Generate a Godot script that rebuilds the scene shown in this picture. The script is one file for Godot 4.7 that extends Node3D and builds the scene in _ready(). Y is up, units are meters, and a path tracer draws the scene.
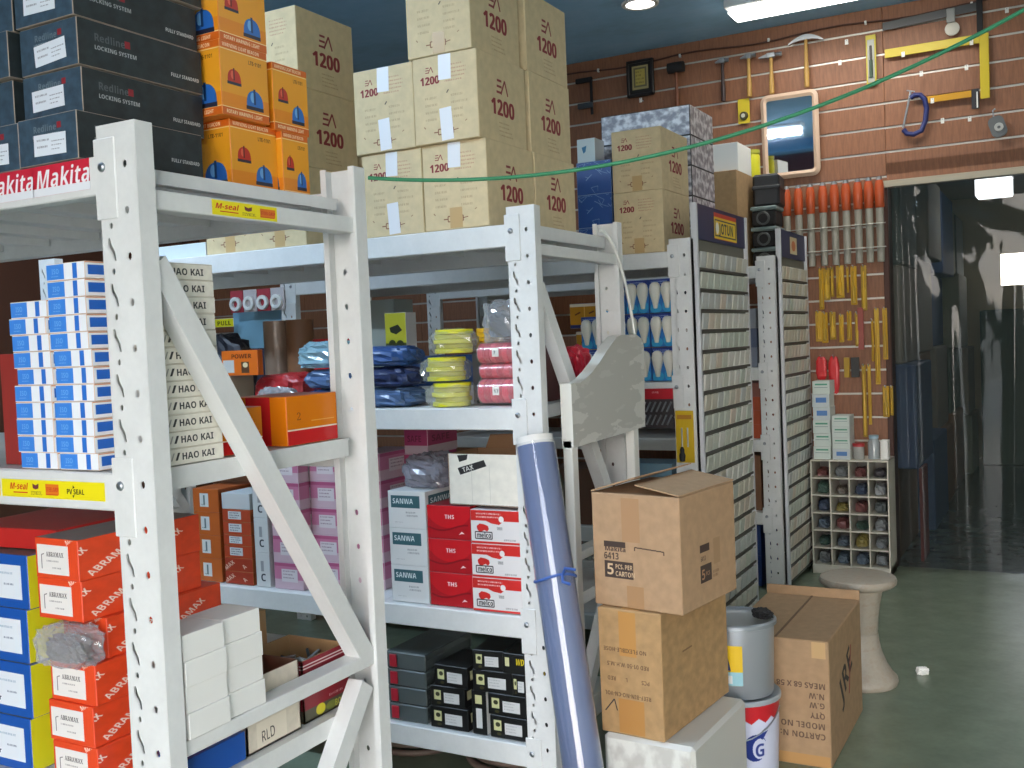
extends Node3D
# A hardware shop: four rows of white slotted racking whose ends line the main aisle, a brown slat wall behind,
# and a doorway hung with clear plastic. x runs along the racks, d (depth, -z) down the aisle, y up, metres.

const PITCH := 0.0875
const XE := -1.53           # end plane of the racks
const PW := 0.105           # upright width
const BAY := 2.37
const RACK_D := [1.37, 3.007, 4.59, 6.13]
const RACK_DEEP := 0.73
const TOPY := 2.025
const WALL_D := 6.95
const CEIL_Y := 3.6

var used := {}
var M := {}
var mesh_cache := {}
var rng := RandomNumberGenerator.new()
var fonts := {}

func V(x: float, y: float, d: float) -> Vector3:
	return Vector3(x, y, -d)

# ---------------------------------------------------------------- naming
func numbered(n: String) -> String:
	if not used.has(n):
		used[n] = 0
		return n
	used[n] += 1
	return "%s_%03d" % [n, used[n]]

func tag(o: Node3D, label: String, category: String, group := "") -> Node3D:
	o.set_meta("label", label)
	o.set_meta("category", category)
	if group != "":
		o.set_meta("group", group)
	return o

func thing(called: String, at: Vector3, yaw: float, label: String, category: String, group := "") -> Node3D:
	var o := Node3D.new()
	o.name = numbered(called)
	add_child(o)
	o.position = at
	o.rotation.y = yaw
	tag(o, label, category, group)
	return o

func part(called: String, mesh: Mesh, parent: Node, at := Vector3.ZERO, rot := Vector3.ZERO) -> MeshInstance3D:
	var o := MeshInstance3D.new()
	o.mesh = mesh
	if parent == self:
		o.name = numbered(called)
	else:
		o.name = called
	parent.add_child(o, true)
	o.position = at
	o.rotation = rot
	return o

func solid(called: String, mesh: Mesh, at: Vector3, yaw: float, label: String, category: String, group := "") -> MeshInstance3D:
	var o := part(called, mesh, self, at, Vector3(0, yaw, 0))
	tag(o, label, category, group)
	return o

func struct(called: String, mesh: Mesh, at := Vector3.ZERO, parent: Node = self) -> MeshInstance3D:
	var o := part(called, mesh, parent, at)
	if parent == self:
		o.set_meta("kind", "structure")
	return o

# ---------------------------------------------------------------- materials
func rgb(r: float, g: float, b: float) -> Color:
	return Color(r / 255.0, g / 255.0, b / 255.0)

func mat(c: Color, rough := 0.6, metal := 0.0, spec := 0.5) -> StandardMaterial3D:
	var key := "%s|%.2f|%.2f|%.2f" % [c.to_html(), rough, metal, spec]
	if M.has(key):
		return M[key]
	var m := StandardMaterial3D.new()
	m.albedo_color = c
	m.roughness = rough
	m.metallic = metal
	m.metallic_specular = spec
	m.cull_mode = BaseMaterial3D.CULL_DISABLED
	M[key] = m
	return m

func glow(c: Color, e: float) -> StandardMaterial3D:
	var m := StandardMaterial3D.new()
	m.albedo_color = Color(0.9, 0.9, 0.9)
	m.emission_enabled = true
	m.emission = c
	m.emission_energy_multiplier = e
	return m

func clear_mat(c: Color, alpha: float, rough := 0.05) -> StandardMaterial3D:
	var m := StandardMaterial3D.new()
	m.albedo_color = Color(c.r, c.g, c.b, alpha)
	m.transparency = BaseMaterial3D.TRANSPARENCY_ALPHA
	m.roughness = rough
	m.metallic_specular = 0.6
	m.cull_mode = BaseMaterial3D.CULL_DISABLED
	return m

func tex_mat(im: Image, rough := 0.6, spec := 0.5) -> StandardMaterial3D:
	im.generate_mipmaps()
	var m := StandardMaterial3D.new()
	m.albedo_texture = ImageTexture.create_from_image(im)
	m.roughness = rough
	m.metallic_specular = spec
	m.cull_mode = BaseMaterial3D.CULL_DISABLED
	return m

# triplanar grain: a base colour broken up by coarse and fine noise
func grain_mat(c: Color, amp: float, size: float, rough := 0.7, stretch := Vector3.ONE, seed_ := 1, c2 := Color(0, 0, 0, 0), bump := 0.0) -> StandardMaterial3D:
	var n := FastNoiseLite.new()
	n.seed = seed_
	n.frequency = 0.02
	n.fractal_octaves = 5
	var a := n.get_seamless_image(256, 256)
	var n2 := FastNoiseLite.new()
	n2.seed = seed_ + 7
	n2.frequency = 0.12
	var b := n2.get_seamless_image(256, 256)
	var im := Image.create(256, 256, false, Image.FORMAT_RGB8)
	for y in 256:
		for x in 256:
			var v := a.get_pixel(x, y).r - 0.5
			var w := b.get_pixel(x, y).r - 0.5
			var k := 1.0 + amp * (1.4 * v + 0.6 * w)
			var q := c
			if c2.a > 0.0:
				q = c.lerp(c2, clampf((v * 2.6 + w * 0.8), 0.0, 1.0) * c2.a)
			im.set_pixel(x, y, Color(clampf(q.r * k, 0, 1), clampf(q.g * k, 0, 1), clampf(q.b * k, 0, 1)))
	var m := tex_mat(im, rough)
	m.uv1_triplanar = true
	m.uv1_world_triplanar = true
	m.uv1_scale = stretch / size
	if bump > 0.0:
		var h := b.duplicate()
		h.convert(Image.FORMAT_RGBA8)
		h.bump_map_to_normal_map(bump)
		m.normal_enabled = true
		m.normal_texture = ImageTexture.create_from_image(h)
	return m

# ---------------------------------------------------------------- print
func font_of(kind: String) -> RID:
	if not fonts.has(kind):
		var f := SystemFont.new()
		var nm := "Droid Sans"
		if kind.begins_with("serif"):
			nm = "Droid Serif"
		if kind.begins_with("mono"):
			nm = "Droid Sans Mono"
		f.font_names = PackedStringArray([nm])
		f.font_weight = 700 if kind.ends_with("b") else 400
		fonts[kind] = f
	return fonts[kind].get_rids()[0]

func sheet(w: int, h: int, c: Color) -> Image:
	var im := Image.create(w, h, false, Image.FORMAT_RGB8)
	im.fill(c)
	return im

func rect(im: Image, x: int, y: int, w: int, h: int, c: Color) -> void:
	im.fill_rect(Rect2i(x, y, w, h), c)

func mix(im: Image, x: int, y: int, c: Color, a: float) -> void:
	if x < 0 or y < 0 or x >= im.get_width() or y >= im.get_height() or a <= 0.0:
		return
	im.set_pixel(x, y, im.get_pixel(x, y).lerp(c, minf(a, 1.0)))

func ell(im: Image, cx: float, cy: float, rx: float, ry: float, c: Color, a := 1.0) -> void:
	for y in range(int(cy - ry), int(cy + ry) + 1):
		for x in range(int(cx - rx), int(cx + rx) + 1):
			var q := pow((x - cx) / rx, 2) + pow((y - cy) / ry, 2)
			if q <= 1.0:
				mix(im, x, y, c, a)

func pgon(im: Image, pts: PackedVector2Array, c: Color, a := 1.0) -> void:
	var lo := pts[0]
	var hi := pts[0]
	for p in pts:
		lo = lo.min(p)
		hi = hi.max(p)
	for y in range(int(lo.y), int(hi.y) + 1):
		for x in range(int(lo.x), int(hi.x) + 1):
			if Geometry2D.is_point_in_polygon(Vector2(x + 0.5, y + 0.5), pts):
				mix(im, x, y, c, a)

func line(im: Image, p: Vector2, q: Vector2, w: float, c: Color, a := 1.0) -> void:
	var n := (q - p).orthogonal().normalized() * w * 0.5
	pgon(im, PackedVector2Array([p + n, q + n, q - n, p - n]), c, a)

# text with its left end at (x, y = baseline); wid squeezes, turn rotates about that point (radians)
func txt(im: Image, s: String, x: float, y: float, size: int, c: Color, kind := "sansb", wid := 1.0, turn := 0.0, a := 1.0, slant := 0.0) -> float:
	var ts := TextServerManager.get_primary_interface()
	var f := font_of(kind)
	var sz := Vector2i(size, 0)
	var pen := 0.0
	var cs := cos(turn)
	var sn := sin(turn)
	for k in s.length():
		var g := ts.font_get_glyph_index(f, size, s.unicode_at(k), 0)
		ts.font_render_glyph(f, sz, g)
		var uv := ts.font_get_glyph_uv_rect(f, sz, g)
		var off := ts.font_get_glyph_offset(f, sz, g)
		var gi: Image = null
		if uv.size.x > 0 and uv.size.y > 0:
			gi = ts.font_get_texture_image(f, sz, ts.font_get_glyph_texture_idx(f, sz, g))
		if gi != null:
			if absf(turn) < 0.001 and absf(wid - 1.0) < 0.001 and slant == 0.0:
				for j in int(uv.size.y):
					for i in int(uv.size.x):
						var al := gi.get_pixel(int(uv.position.x) + i, int(uv.position.y) + j).a
						mix(im, int(x + pen + off.x) + i, int(y + off.y) + j, c, al * a)
			else:
				# walk the target pixels and look each one up in the glyph
				var lo := Vector2(1e9, 1e9)
				var hi := Vector2(-1e9, -1e9)
				for q in [Vector2(0, 0), Vector2(uv.size.x, 0), Vector2(0, uv.size.y), uv.size]:
					var ly: float = off.y + q.y
					var lx: float = pen + (off.x + q.x) * wid - ly * slant
					var t := Vector2(x + lx * cs - ly * sn, y + lx * sn + ly * cs)
					lo = lo.min(t)
					hi = hi.max(t)
				for py in range(int(lo.y), int(hi.y) + 1):
					for px in range(int(lo.x), int(hi.x) + 1):
						var dx := px + 0.5 - x
						var dy := py + 0.5 - y
						var ly2 := -dx * sn + dy * cs
						var lx2 := dx * cs + dy * sn + ly2 * slant
						var gx := (lx2 - pen) / wid - off.x
						var gy := ly2 - off.y
						if gx >= 0.0 and gy >= 0.0 and gx < uv.size.x and gy < uv.size.y:
							mix(im, px, py, c, gi.get_pixel(int(uv.position.x + gx), int(uv.position.y + gy)).a * a)
		pen += ts.font_get_glyph_advance(f, size, g).x * wid
	return pen

# rows of small illegible print, drawn as broken bars
func scribble(im: Image, x: int, y: int, w: int, rows: int, step: int, h: int, c: Color, seed_: int, a := 0.6) -> void:
	var r := RandomNumberGenerator.new()
	r.seed = seed_
	for k in rows:
		var px := x
		var stop := x + int(w * r.randf_range(0.6, 1.0))
		while px < stop:
			var l := r.randi_range(2, 7)
			for yy in h:
				for xx in l:
					if r.randf() < 0.75:
						mix(im, px + xx, y + k * step + yy, c, a)
			px += l + r.randi_range(1, 3)

func speck(im: Image, amp: float, seed_: int, freq := 0.03) -> Image:
	var n := FastNoiseLite.new()
	n.seed = seed_
	n.frequency = freq
	n.fractal_octaves = 4
	for y in im.get_height():
		for x in im.get_width():
			var k := 1.0 + amp * n.get_noise_2d(x, y)
			var c := im.get_pixel(x, y)
			im.set_pixel(x, y, Color(clampf(c.r * k, 0, 1), clampf(c.g * k, 0, 1), clampf(c.b * k, 0, 1)))
	return im

# ---------------------------------------------------------------- mesh building
class Build:
	var st := {}
	var order := []
	func tool(m: Material) -> SurfaceTool:
		if not st.has(m):
			var s := SurfaceTool.new()
			s.begin(Mesh.PRIMITIVE_TRIANGLES)
			s.set_material(m)
			st[m] = s
			order.append(m)
		return st[m]
	func tri(m: Material, a: Vector3, b: Vector3, c: Vector3, ua := Vector2.ZERO, ub := Vector2.ZERO, uc := Vector2.ZERO) -> void:
		# a, b, c anticlockwise seen from outside
		var n := (b - a).cross(c - a)
		if n.length_squared() < 1e-20:
			return
		n = n.normalized()
		var s := tool(m)
		for q in [[a, ua], [c, uc], [b, ub]]:
			s.set_normal(n)
			s.set_uv(q[1])
			s.add_vertex(q[0])
	func quad(m: Material, a: Vector3, b: Vector3, c: Vector3, d: Vector3, full_uv := true) -> void:
		# a bottom left, b bottom right, c top right, d top left seen from outside
		if full_uv:
			tri(m, a, b, c, Vector2(0, 1), Vector2(1, 1), Vector2(1, 0))
			tri(m, a, c, d, Vector2(0, 1), Vector2(1, 0), Vector2(0, 0))
		else:
			tri(m, a, b, c)
			tri(m, a, c, d)
	func smooth_tri(m: Material, p: Array, n: Array, u: Array) -> void:
		var s := tool(m)
		for k in [0, 2, 1]:
			s.set_normal(n[k])
			s.set_uv(u[k])
			s.add_vertex(p[k])
	# chamfered box; mats = [front, right, top, left, back, bottom] or one material
	func box(lo: Vector3, hi: Vector3, mats, bev := 0.0) -> void:
		var ms: Array = mats if mats is Array else [mats, mats, mats, mats, mats, mats]
		var b := minf(bev, minf(hi.x - lo.x, minf(hi.y - lo.y, hi.z - lo.z)) * 0.45)
		var l := lo
		var h := hi
		# each face is inset by b along its own two axes
		quad(ms[0], Vector3(l.x + b, l.y + b, h.z), Vector3(h.x - b, l.y + b, h.z), Vector3(h.x - b, h.y - b, h.z), Vector3(l.x + b, h.y - b, h.z))
		quad(ms[1], Vector3(h.x, l.y + b, h.z - b), Vector3(h.x, l.y + b, l.z + b), Vector3(h.x, h.y - b, l.z + b), Vector3(h.x, h.y - b, h.z - b))
		quad(ms[2], Vector3(l.x + b, h.y, h.z - b), Vector3(h.x - b, h.y, h.z - b), Vector3(h.x - b, h.y, l.z + b), Vector3(l.x + b, h.y, l.z + b))
		quad(ms[3], Vector3(l.x, l.y + b, l.z + b), Vector3(l.x, l.y + b, h.z - b), Vector3(l.x, h.y - b, h.z - b), Vector3(l.x, h.y - b, l.z + b))
		quad(ms[4], Vector3(h.x - b, l.y + b, l.z), Vector3(l.x + b, l.y + b, l.z), Vector3(l.x + b, h.y - b, l.z), Vector3(h.x - b, h.y - b, l.z))
		quad(ms[5], Vector3(l.x + b, l.y, l.z + b), Vector3(h.x - b, l.y, l.z + b), Vector3(h.x - b, l.y, h.z - b), Vector3(l.x + b, l.y, h.z - b))
		if b <= 0.0:
			return
		var em: Material = ms[6] if ms.size() > 6 else ms[5]
		var c := (l + h) * 0.5
		var e := (h - l) * 0.5
		for ax in 3:
			var u := (ax + 1) % 3
			var v := (ax + 2) % 3
			for su in [-1.0, 1.0]:
				for sv in [-1.0, 1.0]:
					var p := []
					for q in [[-1.0, 0], [1.0, 0], [1.0, 1], [-1.0, 1]]:
						var t := Vector3.ZERO
						t[ax] = q[0] * (e[ax] - b)
						t[u] = su * (e[u] if q[1] == 0 else e[u] - b)
						t[v] = sv * (e[v] - b if q[1] == 0 else e[v])
						p.append(c + t)
					if su * sv > 0:
						quad(em, p[0], p[1], p[2], p[3], false)
					else:
						quad(em, p[3], p[2], p[1], p[0], false)
		for sx in [-1.0, 1.0]:
			for sy in [-1.0, 1.0]:
				for sz in [-1.0, 1.0]:
					var q0 := c + Vector3(sx * e.x, sy * (e.y - b), sz * (e.z - b))
					var q1 := c + Vector3(sx * (e.x - b), sy * e.y, sz * (e.z - b))
					var q2 := c + Vector3(sx * (e.x - b), sy * (e.y - b), sz * e.z)
					if sx * sy * sz > 0:
						tri(em, q0, q1, q2)
					else:
						tri(em, q0, q2, q1)
	func cbox(c: Vector3, s: Vector3, mats, bev := 0.0) -> void:
		box(c - s * 0.5, c + s * 0.5, mats, bev)
	# a bar of rectangular section from a to b; w across, t along the hint
	func bar(m: Material, a: Vector3, b: Vector3, w: float, t: float, hint: Vector3) -> void:
		var z := (b - a).normalized()
		var x := hint.cross(z).normalized()
		var y := z.cross(x)
		var p := []
		for e in [a, b]:
			for q in [[-1, -1], [1, -1], [1, 1], [-1, 1]]:
				p.append(e + x * q[0] * w * 0.5 + y * q[1] * t * 0.5)
		for k in 4:
			var n := (k + 1) % 4
			quad(m, p[k], p[n], p[n + 4], p[k + 4])
		quad(m, p[3], p[2], p[1], p[0])
		quad(m, p[4], p[5], p[6], p[7])
	# profile of Vector2(radius, y) spun about y through c
	func lathe(m: Material, prof: Array, sides := 24, c := Vector3.ZERO, basis := Basis.IDENTITY) -> void:
		var n := prof.size()
		for k in n - 1:
			var p0: Vector2 = prof[k]
			var p1: Vector2 = prof[k + 1]
			if p0.distance_to(p1) < 1e-7:
				continue
			var t0 := p1 - p0
			var t1 := t0
			if k > 0:
				var tp: Vector2 = p0 - prof[k - 1]
				if tp.length() > 1e-7 and tp.normalized().dot(t0.normalized()) > 0.75:
					t0 = tp.normalized() + t0.normalized()
			if k < n - 2:
				var tn: Vector2 = prof[k + 2] - p1
				if tn.length() > 1e-7 and tn.normalized().dot(t1.normalized()) > 0.75:
					t1 = tn.normalized() + t1.normalized()
			t0 = t0.normalized()
			t1 = t1.normalized()
			for j in sides:
				var a := TAU * j / sides
				var b := TAU * (j + 1) / sides
				var da := Vector3(cos(a), 0, -sin(a))
				var db := Vector3(cos(b), 0, -sin(b))
				var q := [c + basis * (da * p0.x + Vector3.UP * p0.y), c + basis * (db * p0.x + Vector3.UP * p0.y), c + basis * (db * p1.x + Vector3.UP * p1.y), c + basis * (da * p1.x + Vector3.UP * p1.y)]
				var nn := [basis * (da * t0.y - Vector3.UP * t0.x), basis * (db * t0.y - Vector3.UP * t0.x), basis * (db * t1.y - Vector3.UP * t1.x), basis * (da * t1.y - Vector3.UP * t1.x)]
				var v0 := 1.0 - float(k) / (n - 1)
				var v1 := 1.0 - float(k + 1) / (n - 1)
				var uu := [Vector2(float(j) / sides, v0), Vector2(float(j + 1) / sides, v0), Vector2(float(j + 1) / sides, v1), Vector2(float(j) / sides, v1)]
				if p0.x > 1e-6:
					smooth_tri(m, [q[0], q[1], q[2]], [nn[0], nn[1], nn[2]], [uu[0], uu[1], uu[2]])
				if p1.x > 1e-6:
					smooth_tri(m, [q[0], q[2], q[3]], [nn[0], nn[2], nn[3]], [uu[0], uu[2], uu[3]])
	func tube(m: Material, path: Array, r: float, sides := 8, caps := true) -> void:
		var n := path.size()
		var rings := []
		var dirs := []
		var prev := Vector3.ZERO
		for k in n:
			var t: Vector3 = (path[mini(k + 1, n - 1)] - path[maxi(k - 1, 0)]).normalized()
			if prev == Vector3.ZERO:
				prev = t.cross(Vector3.UP if absf(t.y) < 0.9 else Vector3.RIGHT).normalized()
			prev = (prev - t * prev.dot(t)).normalized()
			var bi := t.cross(prev)
			var ring := []
			var dd := []
			for j in sides:
				var a := TAU * j / sides
				var dir := prev * cos(a) + bi * sin(a)
				dd.append(dir)
				ring.append(path[k] + dir * r)
			rings.append(ring)
			dirs.append(dd)
		for k in n - 1:
			for j in sides:
				var i := (j + 1) % sides
				var z2 := Vector2.ZERO
				smooth_tri(m, [rings[k][j], rings[k][i], rings[k + 1][i]], [dirs[k][j], dirs[k][i], dirs[k + 1][i]], [z2, z2, z2])
				smooth_tri(m, [rings[k][j], rings[k + 1][i], rings[k + 1][j]], [dirs[k][j], dirs[k + 1][i], dirs[k + 1][j]], [z2, z2, z2])
		if caps:
			for j in range(1, sides - 1):
				tri(m, rings[0][0], rings[0][j + 1], rings[0][j])
				tri(m, rings[n - 1][0], rings[n - 1][j], rings[n - 1][j + 1])
	# polygon in the plane o + u*x + v*y, pushed out by w; uv spans the bounding box
	func slab(m: Material, pts: PackedVector2Array, o: Vector3, u: Vector3, v: Vector3, w: Vector3, side_m: Material = null) -> void:
		var sm: Material = m if side_m == null else side_m
		var lo := pts[0]
		var hi := pts[0]
		for p in pts:
			lo = lo.min(p)
			hi = hi.max(p)
		var idx := Geometry2D.triangulate_polygon(pts)
		var flip := u.cross(v).dot(w) < 0
		for k in range(0, idx.size(), 3):
			var a := pts[idx[k]]
			var b := pts[idx[k + 1]]
			var c := pts[idx[k + 2]]
			if (b - a).cross(c - a) < 0:
				var t := b
				b = c
				c = t
			var P := [o + u * a.x + v * a.y, o + u * b.x + v * b.y, o + u * c.x + v * c.y]
			var U := []
			for q in [a, b, c]:
				U.append(Vector2((q.x - lo.x) / (hi.x - lo.x), 1.0 - (q.y - lo.y) / (hi.y - lo.y)))
			if flip:
				tri(m, P[0] + w, P[2] + w, P[1] + w, U[0], U[2], U[1])
				tri(sm, P[0], P[1], P[2], U[0], U[1], U[2])
			else:
				tri(m, P[0] + w, P[1] + w, P[2] + w, U[0], U[1], U[2])
				tri(sm, P[0], P[2], P[1], U[0], U[2], U[1])
		var ccw := not Geometry2D.is_polygon_clockwise(pts)
		# is_polygon_clockwise is for y down; with y up a clockwise answer is anticlockwise
		for k in pts.size():
			var p := pts[k]
			var q := pts[(k + 1) % pts.size()]
			var A := o + u * p.x + v * p.y
			var B := o + u * q.x + v * q.y
			if ccw == flip:
				quad(sm, A, B, B + w, A + w, false)
			else:
				quad(sm, B, A, A + w, B + w, false)
	func done() -> ArrayMesh:
		var am: ArrayMesh = null
		for m in order:
			am = st[m].commit(am)
		return am

func mesh_box(s: Vector3, mats, bev := 0.0015) -> ArrayMesh:
	var key := "%s|%.4f" % [s, bev]
	for m in (mats if mats is Array else [mats]):
		key += "|%d" % m.get_instance_id()
	if mesh_cache.has(key):
		return mesh_cache[key]
	var b := Build.new()
	b.box(Vector3(-s.x / 2, 0, -s.z / 2), Vector3(s.x / 2, s.y, s.z / 2), mats, bev)
	mesh_cache[key] = b.done()
	return mesh_cache[key]

# a crumpled sheet or bag: a squashed ball pushed about by noise
func blob(m: Material, size: Vector3, seed_: int, rough_amp := 0.25, freq := 1.6, nu := 28, nv := 16, flat_base := true) -> ArrayMesh:
	var n := FastNoiseLite.new()
	n.seed = seed_
	n.frequency = freq
	n.fractal_octaves = 3
	n.noise_type = FastNoiseLite.TYPE_SIMPLEX
	var P := []
	for j in nv + 1:
		var row := []
		for i in nu + 1:
			var a := TAU * (i % nu) / nu
			var e := PI * j / nv - PI / 2
			var d := Vector3(cos(e) * cos(a), sin(e), cos(e) * sin(a))
			var k := 1.0 + rough_amp * (0.5 * n.get_noise_3dv(d) + 0.18 * n.get_noise_3dv(d * 2.7 + Vector3.ONE * 9.0))
			# squarish
			var sq := Vector3(signf(d.x) * pow(absf(d.x), 0.65), signf(d.y) * pow(absf(d.y), 0.7), signf(d.z) * pow(absf(d.z), 0.65))
			var p := sq * k
			if flat_base:
				p.y = maxf(p.y, -0.8)
			row.append(Vector3(p.x * size.x * 0.5, (p.y + 0.8) / 1.8 * size.y, p.z * size.z * 0.5))
		P.append(row)
	var b := Build.new()
	for j in nv:
		for i in nu:
			if j > 0:
				b.tri(m, P[j][i], P[j + 1][i + 1], P[j][i + 1])
			if j < nv - 1:
				b.tri(m, P[j][i], P[j + 1][i], P[j + 1][i + 1])
	return b.done()

# ---------------------------------------------------------------- scene
func _ready() -> void:
	rng.seed = 20240611
	# camera: the lens sits over the origin, turned left, a little down and tilted
	var cam := Camera3D.new()
	cam.name = "camera"
	cam.position = Vector3(0, 1.58, 0)
	var right := Vector3(0.87809055, -0.04175063, -0.47666957)
	var up := Vector3(0.0165155, 0.998237, -0.05700997)
	var fwd := Vector3(-0.4782094, -0.04218748, -0.877232)
	cam.basis = Basis(right, up, -fwd).orthonormalized()
	cam.fov = 41.206
	cam.near = 0.05
	cam.far = 60.0
	add_child(cam)
	cam.current = true

	var we := WorldEnvironment.new()
	we.name = "environment"
	var env := Environment.new()
	env.background_mode = Environment.BG_SKY
	var sky := Sky.new()
	var psm := ProceduralSkyMaterial.new()
	psm.sky_top_color = Color(0.76, 0.80, 0.86)
	psm.sky_horizon_color = Color(1.0, 0.955, 0.90)
	psm.ground_bottom_color = Color(0.45, 0.45, 0.44)
	psm.ground_horizon_color = Color(0.6, 0.62, 0.64)
	psm.sun_angle_max = 1.0
	psm.energy_multiplier = SKY_E
	sky.sky_material = psm
	env.sky = sky
	env.tonemap_mode = Environment.TONE_MAPPER_LINEAR
	env.tonemap_exposure = EXPOSURE
	env.sdfgi_enabled = true
	env.ssao_enabled = true
	env.ssil_enabled = true
	we.environment = env
	add_child(we)

	make_materials()
	build_room()
	build_lamps()
	build_back_room()
	build_racks()
	stock_a()
	stock_b()
	stock_c()
	stock_d()
	build_panels()
	build_foreground()
	build_wall_goods()
	build_corner()

var racks := []
const FRONT_D := -2.2
const DOOR_L := -1.0
const DOOR_R := 2.1
const DOOR_H := 3.0
const SKY_E := 13.8
const EXPOSURE := 1.18

func make_materials() -> void:
	M.white_steel = grain_mat(rgb(220, 220, 217), 0.03, 0.6, 0.42, Vector3.ONE, 3)
	M.blue_steel = M.white_steel
	M.dark = mat(rgb(28, 28, 30), 0.7)
	M.zinc = mat(rgb(170, 174, 178), 0.35, 0.9)
	M.alu = mat(rgb(205, 200, 190), 0.4, 0.5)
	M.slat = grain_mat(rgb(146, 98, 70), 0.14, 0.5, 0.5, Vector3(5.0, 0.6, 5.0), 11)
	M.wall_core = mat(rgb(96, 58, 40), 0.8)
	M.ceiling = grain_mat(rgb(140, 186, 218), 0.10, 3.5, 0.55, Vector3(1.0, 1.0, 1.6), 17, Color(0.56, 0.68, 0.78, 0.5))
	M.floor = grain_mat(rgb(126, 138, 118), 0.08, 1.1, 0.26, Vector3.ONE, 23)
	M.card = grain_mat(rgb(176, 142, 108), 0.06, 0.25, 0.75, Vector3.ONE, 31)
	M.card_pale = grain_mat(rgb(200, 178, 130), 0.05, 0.25, 0.75, Vector3.ONE, 37)
	M.paper = mat(rgb(236, 234, 228), 0.7)
	M.plaster = grain_mat(rgb(205, 202, 190), 0.05, 0.8, 0.8, Vector3.ONE, 41)
	M.carton_beige = grain_mat(rgb(206, 186, 146), 0.05, 0.25, 0.75, Vector3.ONE, 43)
	M.carton_big = grain_mat(rgb(168, 136, 102), 0.06, 0.25, 0.75, Vector3.ONE, 44)
	M.carton_tan = grain_mat(rgb(174, 138, 94), 0.06, 0.25, 0.75, Vector3.ONE, 45)
	M.film = clear_mat(rgb(225, 230, 232), 0.16, 0.12)

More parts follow.
